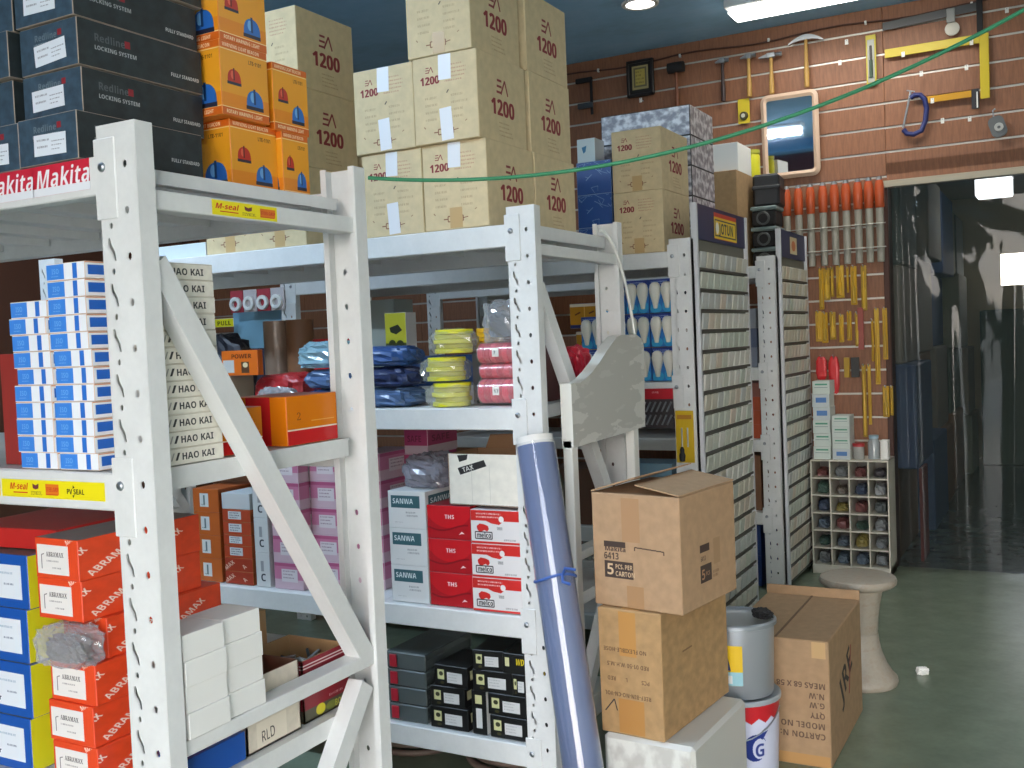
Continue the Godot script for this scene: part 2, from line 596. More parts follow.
# ---------------------------------------------------------------- the room
func build_room() -> void:
	var b := Build.new()
	b.box(V(-7.1, -0.12, 7.02), V(3.2, 0.0, FRONT_D - 0.1), M.floor)
	struct("floor", b.done())
	b = Build.new()
	b.box(V(-7.1, CEIL_Y, 7.2), V(3.2, CEIL_Y + 0.12, FRONT_D - 0.1), M.ceiling)
	struct("ceiling", b.done())
	b = Build.new()
	b.box(V(-7.1, 0, 7.2), V(-7.0, CEIL_Y, FRONT_D - 0.1), M.wall_core)
	struct("wall_left", b.done())
	b = Build.new()
	b.box(V(3.1, 0, 7.2), V(3.2, CEIL_Y, FRONT_D - 0.1), mat(rgb(226, 224, 216), 0.8))
	struct("wall_right", b.done())
	# shop front just behind the camera: one open entrance under a mauve fascia
	var mauve := mat(rgb(118, 78, 88), 0.6)
	var sky_blue := mat(rgb(88, 160, 214), 0.5)
	var grey_wall := mat(rgb(150, 148, 142), 0.7)
	b = Build.new()
	b.box(V(-7.1, 3.2, FRONT_D), V(3.2, CEIL_Y, FRONT_D - 0.1), mauve)
	b.box(V(-7.1, 0, FRONT_D), V(DOOR_L, 3.2, FRONT_D - 0.1), grey_wall)
	b.box(V(DOOR_R, 0, FRONT_D), V(3.2, 3.2, FRONT_D - 0.1), grey_wall)
	b.box(V(DOOR_L, DOOR_H, FRONT_D), V(DOOR_R, 3.2, FRONT_D - 0.1), grey_wall)
	struct("wall_front", b.done())
	# sky-blue bulkhead across the ceiling near the shop front
	b = Build.new()
	b.box(V(-7.0, 3.46, -0.2), V(3.1, CEIL_Y, -0.6), sky_blue)
	struct("trim_3", b.done())
	b = Build.new()
	b.box(V(-20, -0.2, FRONT_D - 0.05), V(16, -0.02, -16), mat(rgb(168, 166, 160), 0.9))
	struct("floor_street", b.done())

	# slat wall: boards with pale metal inserts between them, and a doorway
	b = Build.new()
	b.box(V(-7.1, 0, 7.1), V(-1.0, CEIL_Y, WALL_D + 0.02), M.wall_core)
	b.box(V(-1.0, 2.47, 7.1), V(3.2, CEIL_Y, WALL_D + 0.02), M.wall_core)
	b.box(V(1.5, 0, 7.1), V(3.2, 2.47, WALL_D + 0.02), M.wall_core)
	var wall := struct("wall_back", b.done())
	var step := 0.1545
	var y0 := 2.53 - step * 16
	var groove := Build.new()
	for r in range(-1, 24):
		var ya := maxf(y0 + step * r + 0.007, 0.0)
		var yb := minf(y0 + step * (r + 1) - 0.007, CEIL_Y)
		if yb - ya < 0.02:
			continue
		var spans := []
		var x := -7.0
		while x < -1.01:
			spans.append([x, minf(x + 1.2, -1.0)])
			x += 1.2
		if yb > 2.5:
			x = -1.0
			while x < 3.0:
				spans.append([x, minf(x + 1.2, 3.1)])
				x += 1.2
		for s in spans:
			var w: float = s[1] - s[0] - 0.002
			var bb := mesh_box(Vector3(w, yb - ya, 0.018), M.slat, 0.002)
			part("slat", bb, wall, V((s[0] + s[1]) / 2, maxf(ya, 2.475) if s[0] >= -1.01 and ya < 2.475 else ya, WALL_D + 0.009))
	for r in range(-1, 24):
		var yy := y0 + step * (r + 1)
		if yy > CEIL_Y - 0.02 or yy < 0.05:
			continue
		groove = Build.new()
		groove.box(V(-7.0, yy - 0.0065, WALL_D + 0.02), V(-1.0 if yy < 2.5 else 3.1, yy + 0.0065, WALL_D + 0.008), M.alu)
		part("groove_insert", groove.done(), wall)
	# plain strip above the top groove and a thin cable clipped along it
	var cable := []
	for k in 40:
		var t := k / 39.0
		cable.append(V(lerpf(-4.4, 1.2, t), 3.515 + 0.012 * sin(t * 37.0), WALL_D - 0.012))
	b = Build.new()
	b.tube(mat(rgb(86, 52, 40), 0.6), cable, 0.006, 6)
	var cb := solid("wall_cable", b.done(), Vector3.ZERO, 0, "thin brown cable clipped along the top of the slat wall", "cable")
	for k in 9:
		var c2 := Build.new()
		c2.cbox(V(-4.2 + k * 0.62, 3.515, WALL_D - 0.012), Vector3(0.014, 0.024, 0.02), M.paper, 0.002)
		part("clip", c2.done(), cb)
	# door lintel
	b = Build.new()
	b.box(V(-1.02, 2.455, WALL_D + 0.02), V(1.5, 2.50, WALL_D - 0.03), mat(rgb(176, 166, 146), 0.45, 0.2), 0.004)
	struct("trim_1", b.done())
	b = Build.new()
	b.box(V(-1.03, 0, WALL_D + 0.15), V(-0.995, 2.455, WALL_D - 0.012), mat(rgb(80, 50, 40), 0.6), 0.003)
	struct("trim_2", b.done())

func tube_lamp(x: float, d: float, label: String, e: float, tint: Color) -> void:
	var t := thing("fluorescent_fitting", V(x, CEIL_Y, d), 0, label, "ceiling lamp", "long fluorescent ceiling fittings")
	part("housing", mesh_box(Vector3(1.26, 0.05, 0.2), mat(rgb(225, 225, 222), 0.5), 0.006), t, Vector3(0, -0.05, 0))
	var b := Build.new()
	b.box(Vector3(-0.61, -0.1, -0.09), Vector3(0.61, -0.05, 0.09), glow(tint, 5.0), 0.02)
	part("diffuser", b.done(), t)
	var l := AreaLight3D.new()
	l.name = "lamp_light"
	l.area_size = Vector2(1.2, 0.17)
	l.light_color = tint
	l.light_energy = e
	l.area_range = 14.0
	l.shadow_enabled = true
	t.add_child(l)
	l.position = Vector3(0, -0.106, 0)
	l.rotation_degrees = Vector3(-90, 0, 0)

func down_lamp(x: float, d: float, label: String, e: float) -> void:
	var t := thing("recessed_downlight", V(x, CEIL_Y, d), 0, label, "ceiling lamp", "round recessed ceiling lights")
	var b := Build.new()
	b.lathe(mat(rgb(230, 230, 226), 0.4), [Vector2(0.085, -0.002), Vector2(0.088, -0.012), Vector2(0.112, -0.012), Vector2(0.115, -0.0005)], 28)
	part("trim_ring", b.done(), t)
	b = Build.new()
	b.lathe(glow(Color(1.0, 0.98, 0.94), 6.0), [Vector2(0.0, -0.006), Vector2(0.086, -0.006)], 28)
	part("lens", b.done(), t)
	var l := SpotLight3D.new()
	l.name = "lamp_light"
	l.light_energy = e
	l.light_color = Color(1.0, 0.98, 0.94)
	l.spot_angle = 70.0
	l.spot_range = 12.0
	l.light_size = 0.08
	l.shadow_enabled = true
	t.add_child(l)
	l.position = Vector3(0, -0.02, 0)
	l.rotation_degrees = Vector3(-90, 0, 0)

func build_lamps() -> void:
	var warm := Color(1.0, 0.985, 0.95)
	var cool := Color(0.80, 0.90, 1.0)
	tube_lamp(-1.18, 6.31, "long glowing fluorescent fitting on the ceiling beside the slat wall", 1.05, warm)
	tube_lamp(-3.3, 1.5, "added unseen fluorescent fitting over the first rack for cool light", 8.0, cool)  # added out of view to brighten and cool the rack fronts
	tube_lamp(-6.0, 3.4, "added unseen fluorescent fitting over the far end of the racks", 3.0, cool)  # unseen extra tube, put in for cool light deep in the racks
	tube_lamp(1.6, 4.6, "added unseen fluorescent fitting over the open floor for fill light", 1.5, warm)  # invented tube out of view, fill for the right-facing sides
	down_lamp(-2.25, 5.956, "small round recessed light in the blue ceiling by the slat wall", 0.5)


# a dark store room behind the plastic curtain
func build_back_room() -> void:
	var dark_floor := grain_mat(rgb(112, 120, 116), 0.2, 0.9, 0.16, Vector3.ONE, 53)
	var dim := mat(rgb(128, 128, 120), 0.8)
	var b := Build.new()
	b.box(V(-1.6, -0.12, 13.1), V(3.6, -0.004, 7.02), dark_floor)
	struct("floor_store", b.done())
	b = Build.new()
	b.box(V(-1.6, 0, 13.0), V(-1.5, 3.0, 7.1), dim)
	struct("wall_store_left", b.done())
	b = Build.new()
	b.box(V(3.5, 0, 13.0), V(3.6, 3.0, 7.1), dim)
	struct("wall_store_right", b.done())
	b = Build.new()
	b.box(V(-1.6, 3.0, 13.1), V(3.6, 3.1, 7.1), dim)
	struct("ceiling_store", b.done())
	# far wall with a lit opening high up
	b = Build.new()
	var cream := mat(rgb(196, 184, 156), 0.8)
	b.box(V(-1.6, 0, 13.1), V(-0.66, 3.0, 13.0), cream)
	b.box(V(-0.66, 2.34, 13.1), V(0.1, 3.0, 13.0), cream)
	b.box(V(-0.66, 0, 13.1), V(0.1, 1.98, 13.0), cream)
	b.box(V(0.1, 0, 13.1), V(3.6, 3.0, 13.0), cream)
	struct("wall_store_back", b.done())

# ---------------------------------------------------------------- racking
func ring_plate(b: Build, m: Material, lo: Vector2, hi: Vector2, c: Vector2, hole: Array, z: float, s: float) -> void:
	# plate in the xy plane with one hole (points round c, anticlockwise); s = side it faces
	var n := hole.size()
	var outer := []
	for p in hole:
		var d: Vector2 = p - c
		var kx := ((hi.x - c.x) / d.x if d.x > 0 else (lo.x - c.x) / d.x) if absf(d.x) > 1e-9 else 1e9
		var ky := ((hi.y - c.y) / d.y if d.y > 0 else (lo.y - c.y) / d.y) if absf(d.y) > 1e-9 else 1e9
		outer.append(c + d * minf(kx, ky))
	for k in n:
		var j := (k + 1) % n
		var a := Vector3(hole[k].x, hole[k].y, z)
		var e := Vector3(hole[j].x, hole[j].y, z)
		var o1 := Vector3(outer[k].x, outer[k].y, z)
		var o2 := Vector3(outer[j].x, outer[j].y, z)
		if s > 0:
			b.tri(m, o1, o2, e)
			b.tri(m, o1, e, a)
		else:
			b.tri(m, o1, e, o2)
			b.tri(m, o1, a, e)
		# corner of the plate between two rays that leave through different sides
		var k_on_x: bool = absf(outer[k].x - lo.x) < 1e-7 or absf(outer[k].x - hi.x) < 1e-7
		var cx: float = outer[k].x if k_on_x else outer[j].x
		var cy: float = outer[j].y if k_on_x else outer[k].y
		var same_x: bool = absf(outer[k].x - outer[j].x) < 1e-6
		var same_y: bool = absf(outer[k].y - outer[j].y) < 1e-6
		if not same_x and not same_y:
			if s > 0:
				b.tri(m, o1, Vector3(cx, cy, z), o2)
			else:
				b.tri(m, o1, o2, Vector3(cx, cy, z))

func disc_hole(c: Vector2, rx: float, ry: float, n := 8) -> Array:
	var p := []
	for k in n:
		p.append(c + Vector2(cos(TAU * (k + 0.5) / n) * rx, sin(TAU * (k + 0.5) / n) * ry))
	return p

# slotted upright: punched face at z = 0 facing +z, 105 mm wide (x 0 to -PW), channel behind it
func upright_mesh() -> ArrayMesh:
	if mesh_cache.has("upright"):
		return mesh_cache["upright"]
	var b := Build.new()
	var m: Material = M.white_steel
	var wd := 0.044
	var lip := 0.018
	var th := 0.003
	var xs := [-PW, -0.062, -0.0]
	var first := TOPY - 0.079      # topmost hole
	for side in [1.0, -1.0]:
		var z := 0.0 if side > 0 else -th
		var y := first + PITCH * 0.5
		# solid strip above the top row
		var q := [Vector3(-PW, y, z), Vector3(0, y, z), Vector3(0, TOPY, z), Vector3(-PW, TOPY, z)]
		if side > 0:
			b.quad(m, q[0], q[1], q[2], q[3], false)
		else:
			b.quad(m, q[3], q[2], q[1], q[0], false)
		for k in 23:
			var hy := first - PITCH * k
			var lo_y := hy - PITCH * 0.5
			var hi_y := hy + PITCH * 0.5
			# right column: a round hole
			var c1 := Vector2(-0.032, hy)
			ring_plate(b, m, Vector2(-0.055, lo_y), Vector2(0, hi_y), c1, disc_hole(c1, 0.006, 0.008), z, side)
			# left column: a leaning slot above, a small hole below
			var c2 := Vector2(-0.080, hy + 0.016)
			var slot := []
			for p in [[0.0115, -0.022], [0.0095, -0.006], [0.001, 0.008], [-0.0035, 0.024], [-0.009, 0.022], [-0.0085, 0.006], [0.001, -0.008], [0.0055, -0.022]]:
				slot.append(c2 + Vector2(p[0], p[1]))
			ring_plate(b, m, Vector2(-PW, hy - 0.013), Vector2(-0.055, hi_y), c2, slot, z, side)
			var c3 := Vector2(-0.078, hy - 0.026)
			ring_plate(b, m, Vector2(-PW, lo_y), Vector2(-0.055, hy - 0.013), c3, disc_hole(c3, 0.005, 0.0068), z, side)
		var yl := first - PITCH * 22.5
		if yl > 0.001:
			var q2 := [Vector3(-PW, 0, z), Vector3(0, 0, z), Vector3(0, yl, z), Vector3(-PW, yl, z)]
			if side > 0:
				b.quad(m, q2[0], q2[1], q2[2], q2[3], false)
			else:
				b.quad(m, q2[3], q2[2], q2[1], q2[0], false)
	# the two webs and their lips
	b.box(Vector3(-th, 0, -wd), Vector3(0, TOPY, 0), m, 0.0012)
	b.box(Vector3(-PW, 0, -wd), Vector3(-PW + th, TOPY, 0), m, 0.0012)
	b.box(Vector3(-lip, 0, -wd), Vector3(-th, TOPY, -wd + th), m)
	b.box(Vector3(-PW + th, 0, -wd), Vector3(-PW + lip, TOPY, -wd + th), m)
	mesh_cache["upright"] = b.done()
	return mesh_cache["upright"]

func bolt_mesh() -> ArrayMesh:
	if mesh_cache.has("bolt"):
		return mesh_cache["bolt"]
	var b := Build.new()
	b.lathe(M.zinc, [Vector2(0.0095, 0), Vector2(0.0095, 0.002), Vector2(0.0075, 0.0045), Vector2(0.004, 0.006), Vector2(0, 0.0065)], 12, Vector3.ZERO, Basis(Vector3.RIGHT, PI / 2))
	mesh_cache["bolt"] = b.done()
	return mesh_cache["bolt"]

# one rack: two end frames, beams front and back at each level, shelf panels
func rack(d0: float, levels: Array, label: String, deep: float, braces := true) -> Node3D:
	var t := thing("storage_rack", V(XE, 0, d0), 0, label, "rack", "white slotted shop racks")
	var um := upright_mesh()
	for fx in [0.0, -BAY]:
		part("upright", um, t, Vector3(fx, 0, 0))
		part("upright", um, t, Vector3(fx - PW, 0, -deep), Vector3(0, PI, 0))
		# zigzag bracing inside the frame
		if braces:
			var xx: float = fx - 0.03
			var b := Build.new()
			b.bar(M.white_steel, Vector3(xx, 1.76, -0.045), Vector3(xx, 0.80, -(deep - 0.06)), 0.05, 0.045, Vector3.RIGHT)
			part("diagonal_brace", b.done(), t)
			b = Build.new()
			b.bar(M.white_steel, Vector3(xx, 0.745, -(deep - 0.075)), Vector3(xx, 0.04, -0.1), 0.05, 0.045, Vector3.RIGHT)
			part("diagonal_brace", b.done(), t)
			for cy in [0.786, 1.862]:
				b = Build.new()
				b.box(Vector3(xx - 0.03, cy, -(deep - 0.04)), Vector3(xx + 0.022, cy + (0.032 if cy < 1.0 else 0.038), -0.045), M.white_steel, 0.002)
				part("cross_brace", b.done(), t)
	var n := 0
	for lv in levels:
		var y: float = lv
		for side in [0, 1]:
			var zf := 0.003 if side == 0 else -deep - 0.003
			var s := 1.0 if side == 0 else -1.0
			var b := Build.new()
			# stepped beam: deep face below, set-back ledge above
			var x0 := -BAY
			var x1 := -PW
			b.box(Vector3(x0, y - 0.076, minf(zf - s * 0.043, zf - s * 0.003)), Vector3(x1, y - 0.001, maxf(zf - s * 0.043, zf - s * 0.003)), M.white_steel, 0.003)
			var bm := part("beam", b.done(), t)
			for ex in [x1, x0]:
				b = Build.new()
				var w := -0.012 if ex == x0 else 0.0
				var px: float = ex + 0.021 if ex == x1 else ex - 0.021
				b.box(Vector3(px - 0.029, y - 0.125, minf(zf, zf - s * 0.004)), Vector3(px + 0.029, y + 0.03, maxf(zf, zf - s * 0.004)), M.white_steel, 0.002)
				part("hook_plate", b.done(), bm)
				if side == 0:
					part("bolt", bolt_mesh(), bm, Vector3(px - 0.006, y - 0.025, zf))
		# shelf panels lie across the beams
		var cnt := 11
		var pw := (BAY + PW - 0.1) / cnt
		for k in cnt:
			var b3 := Build.new()
			var ys: float = y - (0.022 if d0 < 2.0 and y > 1.9 else 0.0)
			var xa := -0.05 - pw * (k + 1)
			var xb := -0.05 - pw * k - 0.002
			# top skin, two turned-down lips and a rib
			b3.box(Vector3(xa, ys - 0.006, -deep + 0.045 if k in [0, 10] else -deep + 0.004), Vector3(xb, ys, -0.045 if k in [0, 10] else -0.004), M.white_steel)
			b3.box(Vector3(xa, ys - 0.03, -deep + 0.05), Vector3(xa + 0.004, ys - 0.006, -0.05), M.white_steel)
			b3.box(Vector3(xb - 0.004, ys - (0.045 if k == 0 and ys == y else 0.028), -deep + 0.05), Vector3(xb, ys - 0.006, -0.05), M.white_steel)
			b3.box(Vector3((xa + xb) / 2 - 0.03, ys - 0.018, -deep + 0.05), Vector3((xa + xb) / 2 + 0.03, ys - 0.006, -0.05), M.white_steel)
			part("shelf_panel", b3.done(), t)
		n += 1
	return t

func build_racks() -> void:
	racks.append(rack(RACK_D[0], [1.97, 1.355, 0.685, 0.2], "white slotted rack holding the blue and white striped boxes, first row of racks", 0.715))
	racks.append(rack(RACK_D[1], [1.97, 1.355, 0.645, 0.2], "white slotted rack with beige cartons stacked high on its top shelf", 0.75))
	racks.append(rack(RACK_D[2], [1.97, 1.355, 0.645, 0.2], "white slotted rack with light bulb packs, its end covered by the card display", 0.73, false))
	racks.append(rack(RACK_D[3], [1.97, 1.355, 0.92, 0.475], "white slotted rack along the slat wall behind the grey card display", 0.73, false))

# ---------------------------------------------------------------- goods on the first rack
const ORD := ["bottom one", "second from bottom", "third from bottom", "fourth from bottom", "fifth from bottom", "sixth from bottom", "seventh from bottom", "eighth from bottom", "ninth from bottom", "tenth from bottom", "eleventh from bottom", "twelfth from bottom"]

func level_word(k: int, n: int) -> String:
	return "top one" if k == n - 1 and n > 1 else ORD[k]

# a box given by its right side x, base y, front d and its size (w along x, h, l along d)
func put(called: String, xr: float, y: float, df: float, s: Vector3, mats, label: String, cat: String, group := "", yaw := 0.0, bev := 0.0015) -> MeshInstance3D:
	return solid(called, mesh_box(s, mats, bev), V(xr - s.x / 2, y, df + s.z / 2), yaw, label, cat, group)

func sticker_strip() -> Image:
	var im := sheet(512, 60, rgb(240, 222, 20))
	var red := rgb(205, 50, 30)
	txt(im, "M-seal", 40, 34, 30, red, "sansb", 1.0, 0.0, 1.0, 0.25)
	line(im, Vector2(60, 44), Vector2(134, 44), 4, red)
	pgon(im, PackedVector2Array([Vector2(160, 12), Vector2(176, 18), Vector2(192, 12), Vector2(190, 28), Vector2(176, 32), Vector2(162, 28)]), rgb(110, 50, 60))
	txt(im, "FEVICOL", 150, 50, 17, rgb(90, 60, 50), "serif", 0.8)
	rect(im, 226, 12, 66, 34, rgb(226, 120, 30))
	txt(im, "STEELGRIP", 229, 37, 20, red, "sansb", 0.62)
	rect(im, 226, 46, 62, 3, red)
	txt(im, "PV SEAL", 330, 42, 24, rgb(40, 40, 20), "sansb", 0.95)
	pgon(im, PackedVector2Array([Vector2(362, 12), Vector2(370, 20), Vector2(360, 24)]), rgb(40, 40, 20))
	pgon(im, PackedVector2Array([Vector2(358, 46), Vector2(368, 44), Vector2(362, 54)]), rgb(40, 40, 20))
	return im

func cardboard(w: int, h: int, c: Color, seed_: int, amp := 0.09) -> Image:
	var im := sheet(w, h, c)
	return speck(im, amp, seed_, 0.02)

func dome(im: Image, cx: float, cy: float, r: float, c: Color, hi: Color) -> void:
	var pts := PackedVector2Array()
	for k in 25:
		var a := PI * k / 24.0
		pts.append(Vector2(cx + cos(a) * r, cy - pow(sin(a), 0.7) * r * 1.25))
	pgon(im, pts, c)
	ell(im, cx - r * 0.25, cy - r * 0.7, r * 0.28, r * 0.4, hi, 0.7)
	rect(im, int(cx - r * 1.05), int(cy), int(r * 2.1), int(r * 0.3), rgb(40, 40, 60))
	rect(im, int(cx - r * 0.12), int(cy - r * 1.35), int(r * 0.24), int(r * 1.2), Color(c.r * 0.55, c.g * 0.55, c.b * 0.55))

func stock_a() -> void:
	var rk: Node3D = racks[0]
	# stickers on the beams
	var strip := tex_mat(sticker_strip(), 0.45)
	var bs := Build.new()
	bs.box(Vector3(-0.158, -0.0185, 0), Vector3(0.158, 0.0185, 0.0006), strip)
	var sm := bs.done()
	for k in 2:
		var s := part("sticker", sm, rk, Vector3(-1.826 - XE - 0.322 * k, 1.316, 0.0008))
		s.set_meta("label", "yellow strip of brand stickers")
	var bs2 := Build.new()
	var half := tex_mat(sticker_strip().get_region(Rect2i(30, 0, 270, 60)), 0.45)
	bs2.box(Vector3(0, -0.0155, -0.098), Vector3(0.0006, 0.0155, 0.098), half)
	var s2 := part("sticker", bs2.done(), rk, Vector3(-0.008, 1.881, -0.295))
	s2.set_meta("label", "yellow strip of brand stickers")
	var mk := sheet(256, 90, rgb(206, 40, 62))
	rect(mk, 0, 66, 256, 24, rgb(232, 234, 238))
	txt(mk, "Makita", 10, 66, 74, rgb(240, 240, 240), "sansb", 0.98, 0.0, 1.0, 0.2)
	var mkm := tex_mat(mk, 0.4)
	for k in 3:
		bs = Build.new()
		bs.box(Vector3(-0.084, -0.03, 0), Vector3(0.084, 0.03, 0.0006), mkm)
		part("sticker", bs.done(), rk, Vector3(-1.742 - XE - 0.166 * k, 1.938, 0.0008))

	# flat dark cartons on the top shelf
	var side := sheet(512, 150, rgb(36, 44, 46))
	speck(side, 0.25, 5, 0.015)
	txt(side, "Redline", 60, 62, 34, rgb(84, 90, 92), "sansb")
	rect(side, 180, 36, 22, 24, rgb(140, 30, 40))
	txt(side, "LOCKING SYSTEM", 60, 90, 20, rgb(190, 192, 190), "sansb", 1.0, 0.0, 0.9)
	txt(side, "FULLY STANDARD", 370, 112, 17, rgb(215, 215, 210), "sansb", 0.9)
	var front := sheet(256, 150, rgb(58, 78, 94))
	speck(front, 0.2, 6, 0.02)
	txt(front, "Redline", 66, 48, 28, rgb(110, 124, 134), "sansb")
	rect(front, 172, 24, 18, 20, rgb(150, 36, 46))
	txt(front, "LOCKING SYSTEM", 62, 66, 14, rgb(170, 180, 186), "sansb")
	var sm_ := tex_mat(side, 0.5)
	var fm_ := tex_mat(front, 0.5)
	var tm_ := mat(rgb(62, 64, 64), 0.6)
	var um_ := mat(rgb(150, 136, 122), 0.7)
	var bm := [fm_, sm_, tm_, sm_, fm_, um_, um_]
	var lm := sheet(128, 64, rgb(226, 232, 240))
	scribble(lm, 12, 14, 60, 2, 20, 6, rgb(120, 120, 130), 3, 0.7)
	scribble(lm, 70, 22, 50, 3, 12, 3, rgb(90, 90, 100), 4, 0.7)
	var lmm := tex_mat(lm, 0.5)
	var off := [[-1.690, 1.372, 0.0], [-1.716, 1.408, 0.012], [-1.712, 1.405, -0.01], [-1.716, 1.4, 0.0], [-1.705, 1.41, 0.01]]
	var offl := [[-1.874, 1.378, 0.0], [-1.906, 1.40, -0.02], [-1.9, 1.385, 0.0], [-1.905, 1.40, 0.02], [-1.9, 1.39, 0.0]]
	for c in 2:
		var oo: Array = off if c == 0 else offl
		for k in 5:
			var o := put("locking_system_carton", oo[k][0], 1.972 + 0.0965 * k, oo[k][1], Vector3(0.176, 0.0945, 0.33), bm, "dark slate flat carton in the stack %s, %s" % ["beside the orange beacon boxes" if c == 0 else "farther from the beacon boxes", level_word(k, 5)], "box", "dark flat cartons on the top shelf", oo[k][2])
			part("label", mesh_box(Vector3(0.095, 0.042, 0.0006), lmm, 0.0), o, Vector3(0.006 if k % 2 == 0 else -0.012, 0.016 + 0.006 * (k % 2), 0.1652), Vector3(0, 0, 0.05 * (k % 3) - 0.02))
	# thumb-cut lid edge showing under the third one
	# orange beacon boxes
	var ob := sheet(256, 256, rgb(232, 140, 24))
	rect(ob, 0, 28, 256, 150, rgb(236, 160, 34))
	var deep_o := rgb(214, 100, 20)
	rect(ob, 0, 0, 256, 22, deep_o)
	txt(ob, "WARNING LIGHT BEACON", 14, 18, 17, rgb(250, 226, 190), "sansb", 0.95)
	rect(ob, 0, 25, 256, 3, rgb(250, 220, 160))
	txt(ob, "LTE-1101", 150, 58, 20, rgb(120, 70, 20), "sansb", 0.9)
	rect(ob, 0, 226, 256, 3, rgb(250, 220, 160))
	rect(ob, 0, 229, 256, 27, deep_o)
	txt(ob, "ROTARY WARNING LIGHT", 20, 249, 17, rgb(250, 226, 190), "sansb", 0.95)
	var of := ob.duplicate()
	dome(ob, 70, 136, 36, rgb(190, 48, 30), rgb(240, 120, 90))
	dome(ob, 178, 206, 46, rgb(40, 110, 190), rgb(140, 200, 240))
	dome(of, 180, 212, 54, rgb(40, 100, 180), rgb(140, 200, 240))
	dome(of, 60, 150, 30, rgb(190, 48, 30), rgb(240, 120, 90))
	var obm := tex_mat(ob, 0.35)
	var ofm := tex_mat(of, 0.35)
	var otop := mat(rgb(222, 130, 40), 0.4)
	var om := [ofm, obm, otop, ofm, obm, otop, otop]
	var oc := [[-1.684, 1.785], [-1.668, 1.748], [-1.672, 1.755], [-1.67, 1.75]]
	for k in 4:
		put("beacon_box", oc[k][0], 1.95 + 0.1695 * k, oc[k][1], Vector3(0.165, 0.169, 0.157), om, "orange printed warning beacon box beside the dark cartons, %s of its stack" % level_word(k, 4), "box", "orange beacon boxes", 0.0)
	for k in 2:
		put("beacon_box", -1.667 - 0.004 * k, 1.95 + 0.1635 * k, 1.943 - 0.018 * k, Vector3(0.165, 0.163, 0.098 + 0.03 * k), om, "orange printed warning beacon box against the rack end upright, %s of its stack" % level_word(k, 2), "box", "orange beacon boxes", 0.0)
	# red tin glimpsed behind the beacons
	put("red_display_box", -1.86, 1.95, 1.93, Vector3(0.22, 0.42, 0.1), mat(rgb(176, 40, 50), 0.5), "tall plain red box standing behind the orange beacon boxes", "box")

	# blue and white striped boxes on the middle shelf
	var bw := sheet(256, 84, rgb(238, 240, 244))
	rect(bw, 0, 3, 118, 78, rgb(62, 134, 222))
	txt(bw, "ISO", 34, 52, 38, rgb(150, 196, 244), "sansb", 0.8, 0.0, 0.6)
	scribble(bw, 30, 62, 56, 1, 8, 5, rgb(200, 224, 250), 8, 0.6)
	rect(bw, 176, 3, 30, 78, rgb(44, 112, 204))
	var bwe := sheet(128, 64, rgb(240, 240, 240))
	rect(bwe, 0, 0, 128, 4, rgb(226, 160, 120))
	rect(bwe, 4, 12, 100, 38, rgb(40, 104, 196))
	txt(bwe, "KS", 84, 40, 20, rgb(230, 236, 246), "sansb", 0.8)
	var bwf := tex_mat(bw, 0.4)
	var bwr := tex_mat(bwe, 0.4)
	var bwt := mat(rgb(232, 232, 236), 0.5)
	var edge := mat(rgb(220, 186, 160), 0.6)
	var bwm := [bwf, bwr, bwt, bwr, bwf, bwt, edge]
	for k in 12:
		put("striped_box", -1.688 + rng.randf_range(-0.004, 0.004), 1.357 + 0.0346 * k, 1.372 + rng.randf_range(-0.005, 0.006), Vector3(0.114, 0.0342, 0.2), bwm, "blue and white slim box, taller stack beside the upright, %s" % level_word(k, 12), "box", "blue and white striped boxes", rng.randf_range(-0.02, 0.02), 0.001)
	for k in 10:
		put("striped_box", -1.812 + rng.randf_range(-0.005, 0.005), 1.357 + 0.0346 * k, 1.372 + rng.randf_range(-0.005, 0.006), Vector3(0.114, 0.0342, 0.2), bwm, "blue and white slim box, shorter stack away from the upright, %s" % level_word(k, 10), "box", "blue and white striped boxes", rng.randf_range(-0.02, 0.02), 0.001)
	put("red_flask_carton", -1.94, 1.357, 1.42, Vector3(0.1, 0.24, 0.14), mat(rgb(150, 50, 44), 0.5), "tall plain red carton beside the shorter striped stack", "box")
	# cream cartons with lettering on their ends
	var hk := cardboard(256, 62, rgb(232, 226, 212), 9, 0.05)
	rect(hk, 0, 0, 256, 2, rgb(190, 178, 160))
	pgon(hk, PackedVector2Array([Vector2(34, 46), Vector2(46, 16), Vector2(56, 16), Vector2(44, 46)]), rgb(50, 48, 46))
	pgon(hk, PackedVector2Array([Vector2(14, 46), Vector2(26, 16), Vector2(32, 16), Vector2(20, 46)]), rgb(170, 164, 156))
	txt(hk, "HAO KAI", 62, 46, 38, rgb(50, 48, 46), "sansb", 0.98)
	var hkm := tex_mat(hk, 0.6)
	var hkp := mat(rgb(226, 218, 202), 0.65)
	for k in 12:
		put("cream_carton", -1.586 + rng.randf_range(-0.003, 0.002), 1.357 + 0.0342 * k, 1.452 + rng.randf_range(-0.004, 0.006), Vector3(0.098, 0.0338, 0.156), [hkp, hkm, hkp, hkm, hkp, hkp, hkp], "slim cream carton with bold black lettering on its end, %s of the stack" % level_word(k, 12), "box", "cream lettered cartons", 0.0, 0.001)
	# orange and red glossy boxes
	var ogr := sheet(256, 200, rgb(228, 126, 16))
	rect(ogr, 0, 136, 256, 6, rgb(246, 226, 200))
	rect(ogr, 0, 142, 256, 58, rgb(206, 36, 38))
	txt(ogr, "2", 46, 100, 44, rgb(150, 80, 30), "serif")
	rect(ogr, 120, 106, 120, 4, rgb(240, 170, 70))
	var ogf := sheet(256, 200, rgb(206, 34, 36))
	rect(ogf, 0, 0, 60, 200, rgb(228, 126, 16))
	rect(ogf, 180, 0, 76, 200, rgb(228, 126, 16))
	var ogm := [tex_mat(ogf, 0.25), tex_mat(ogr, 0.25), mat(rgb(190, 60, 40), 0.35)]
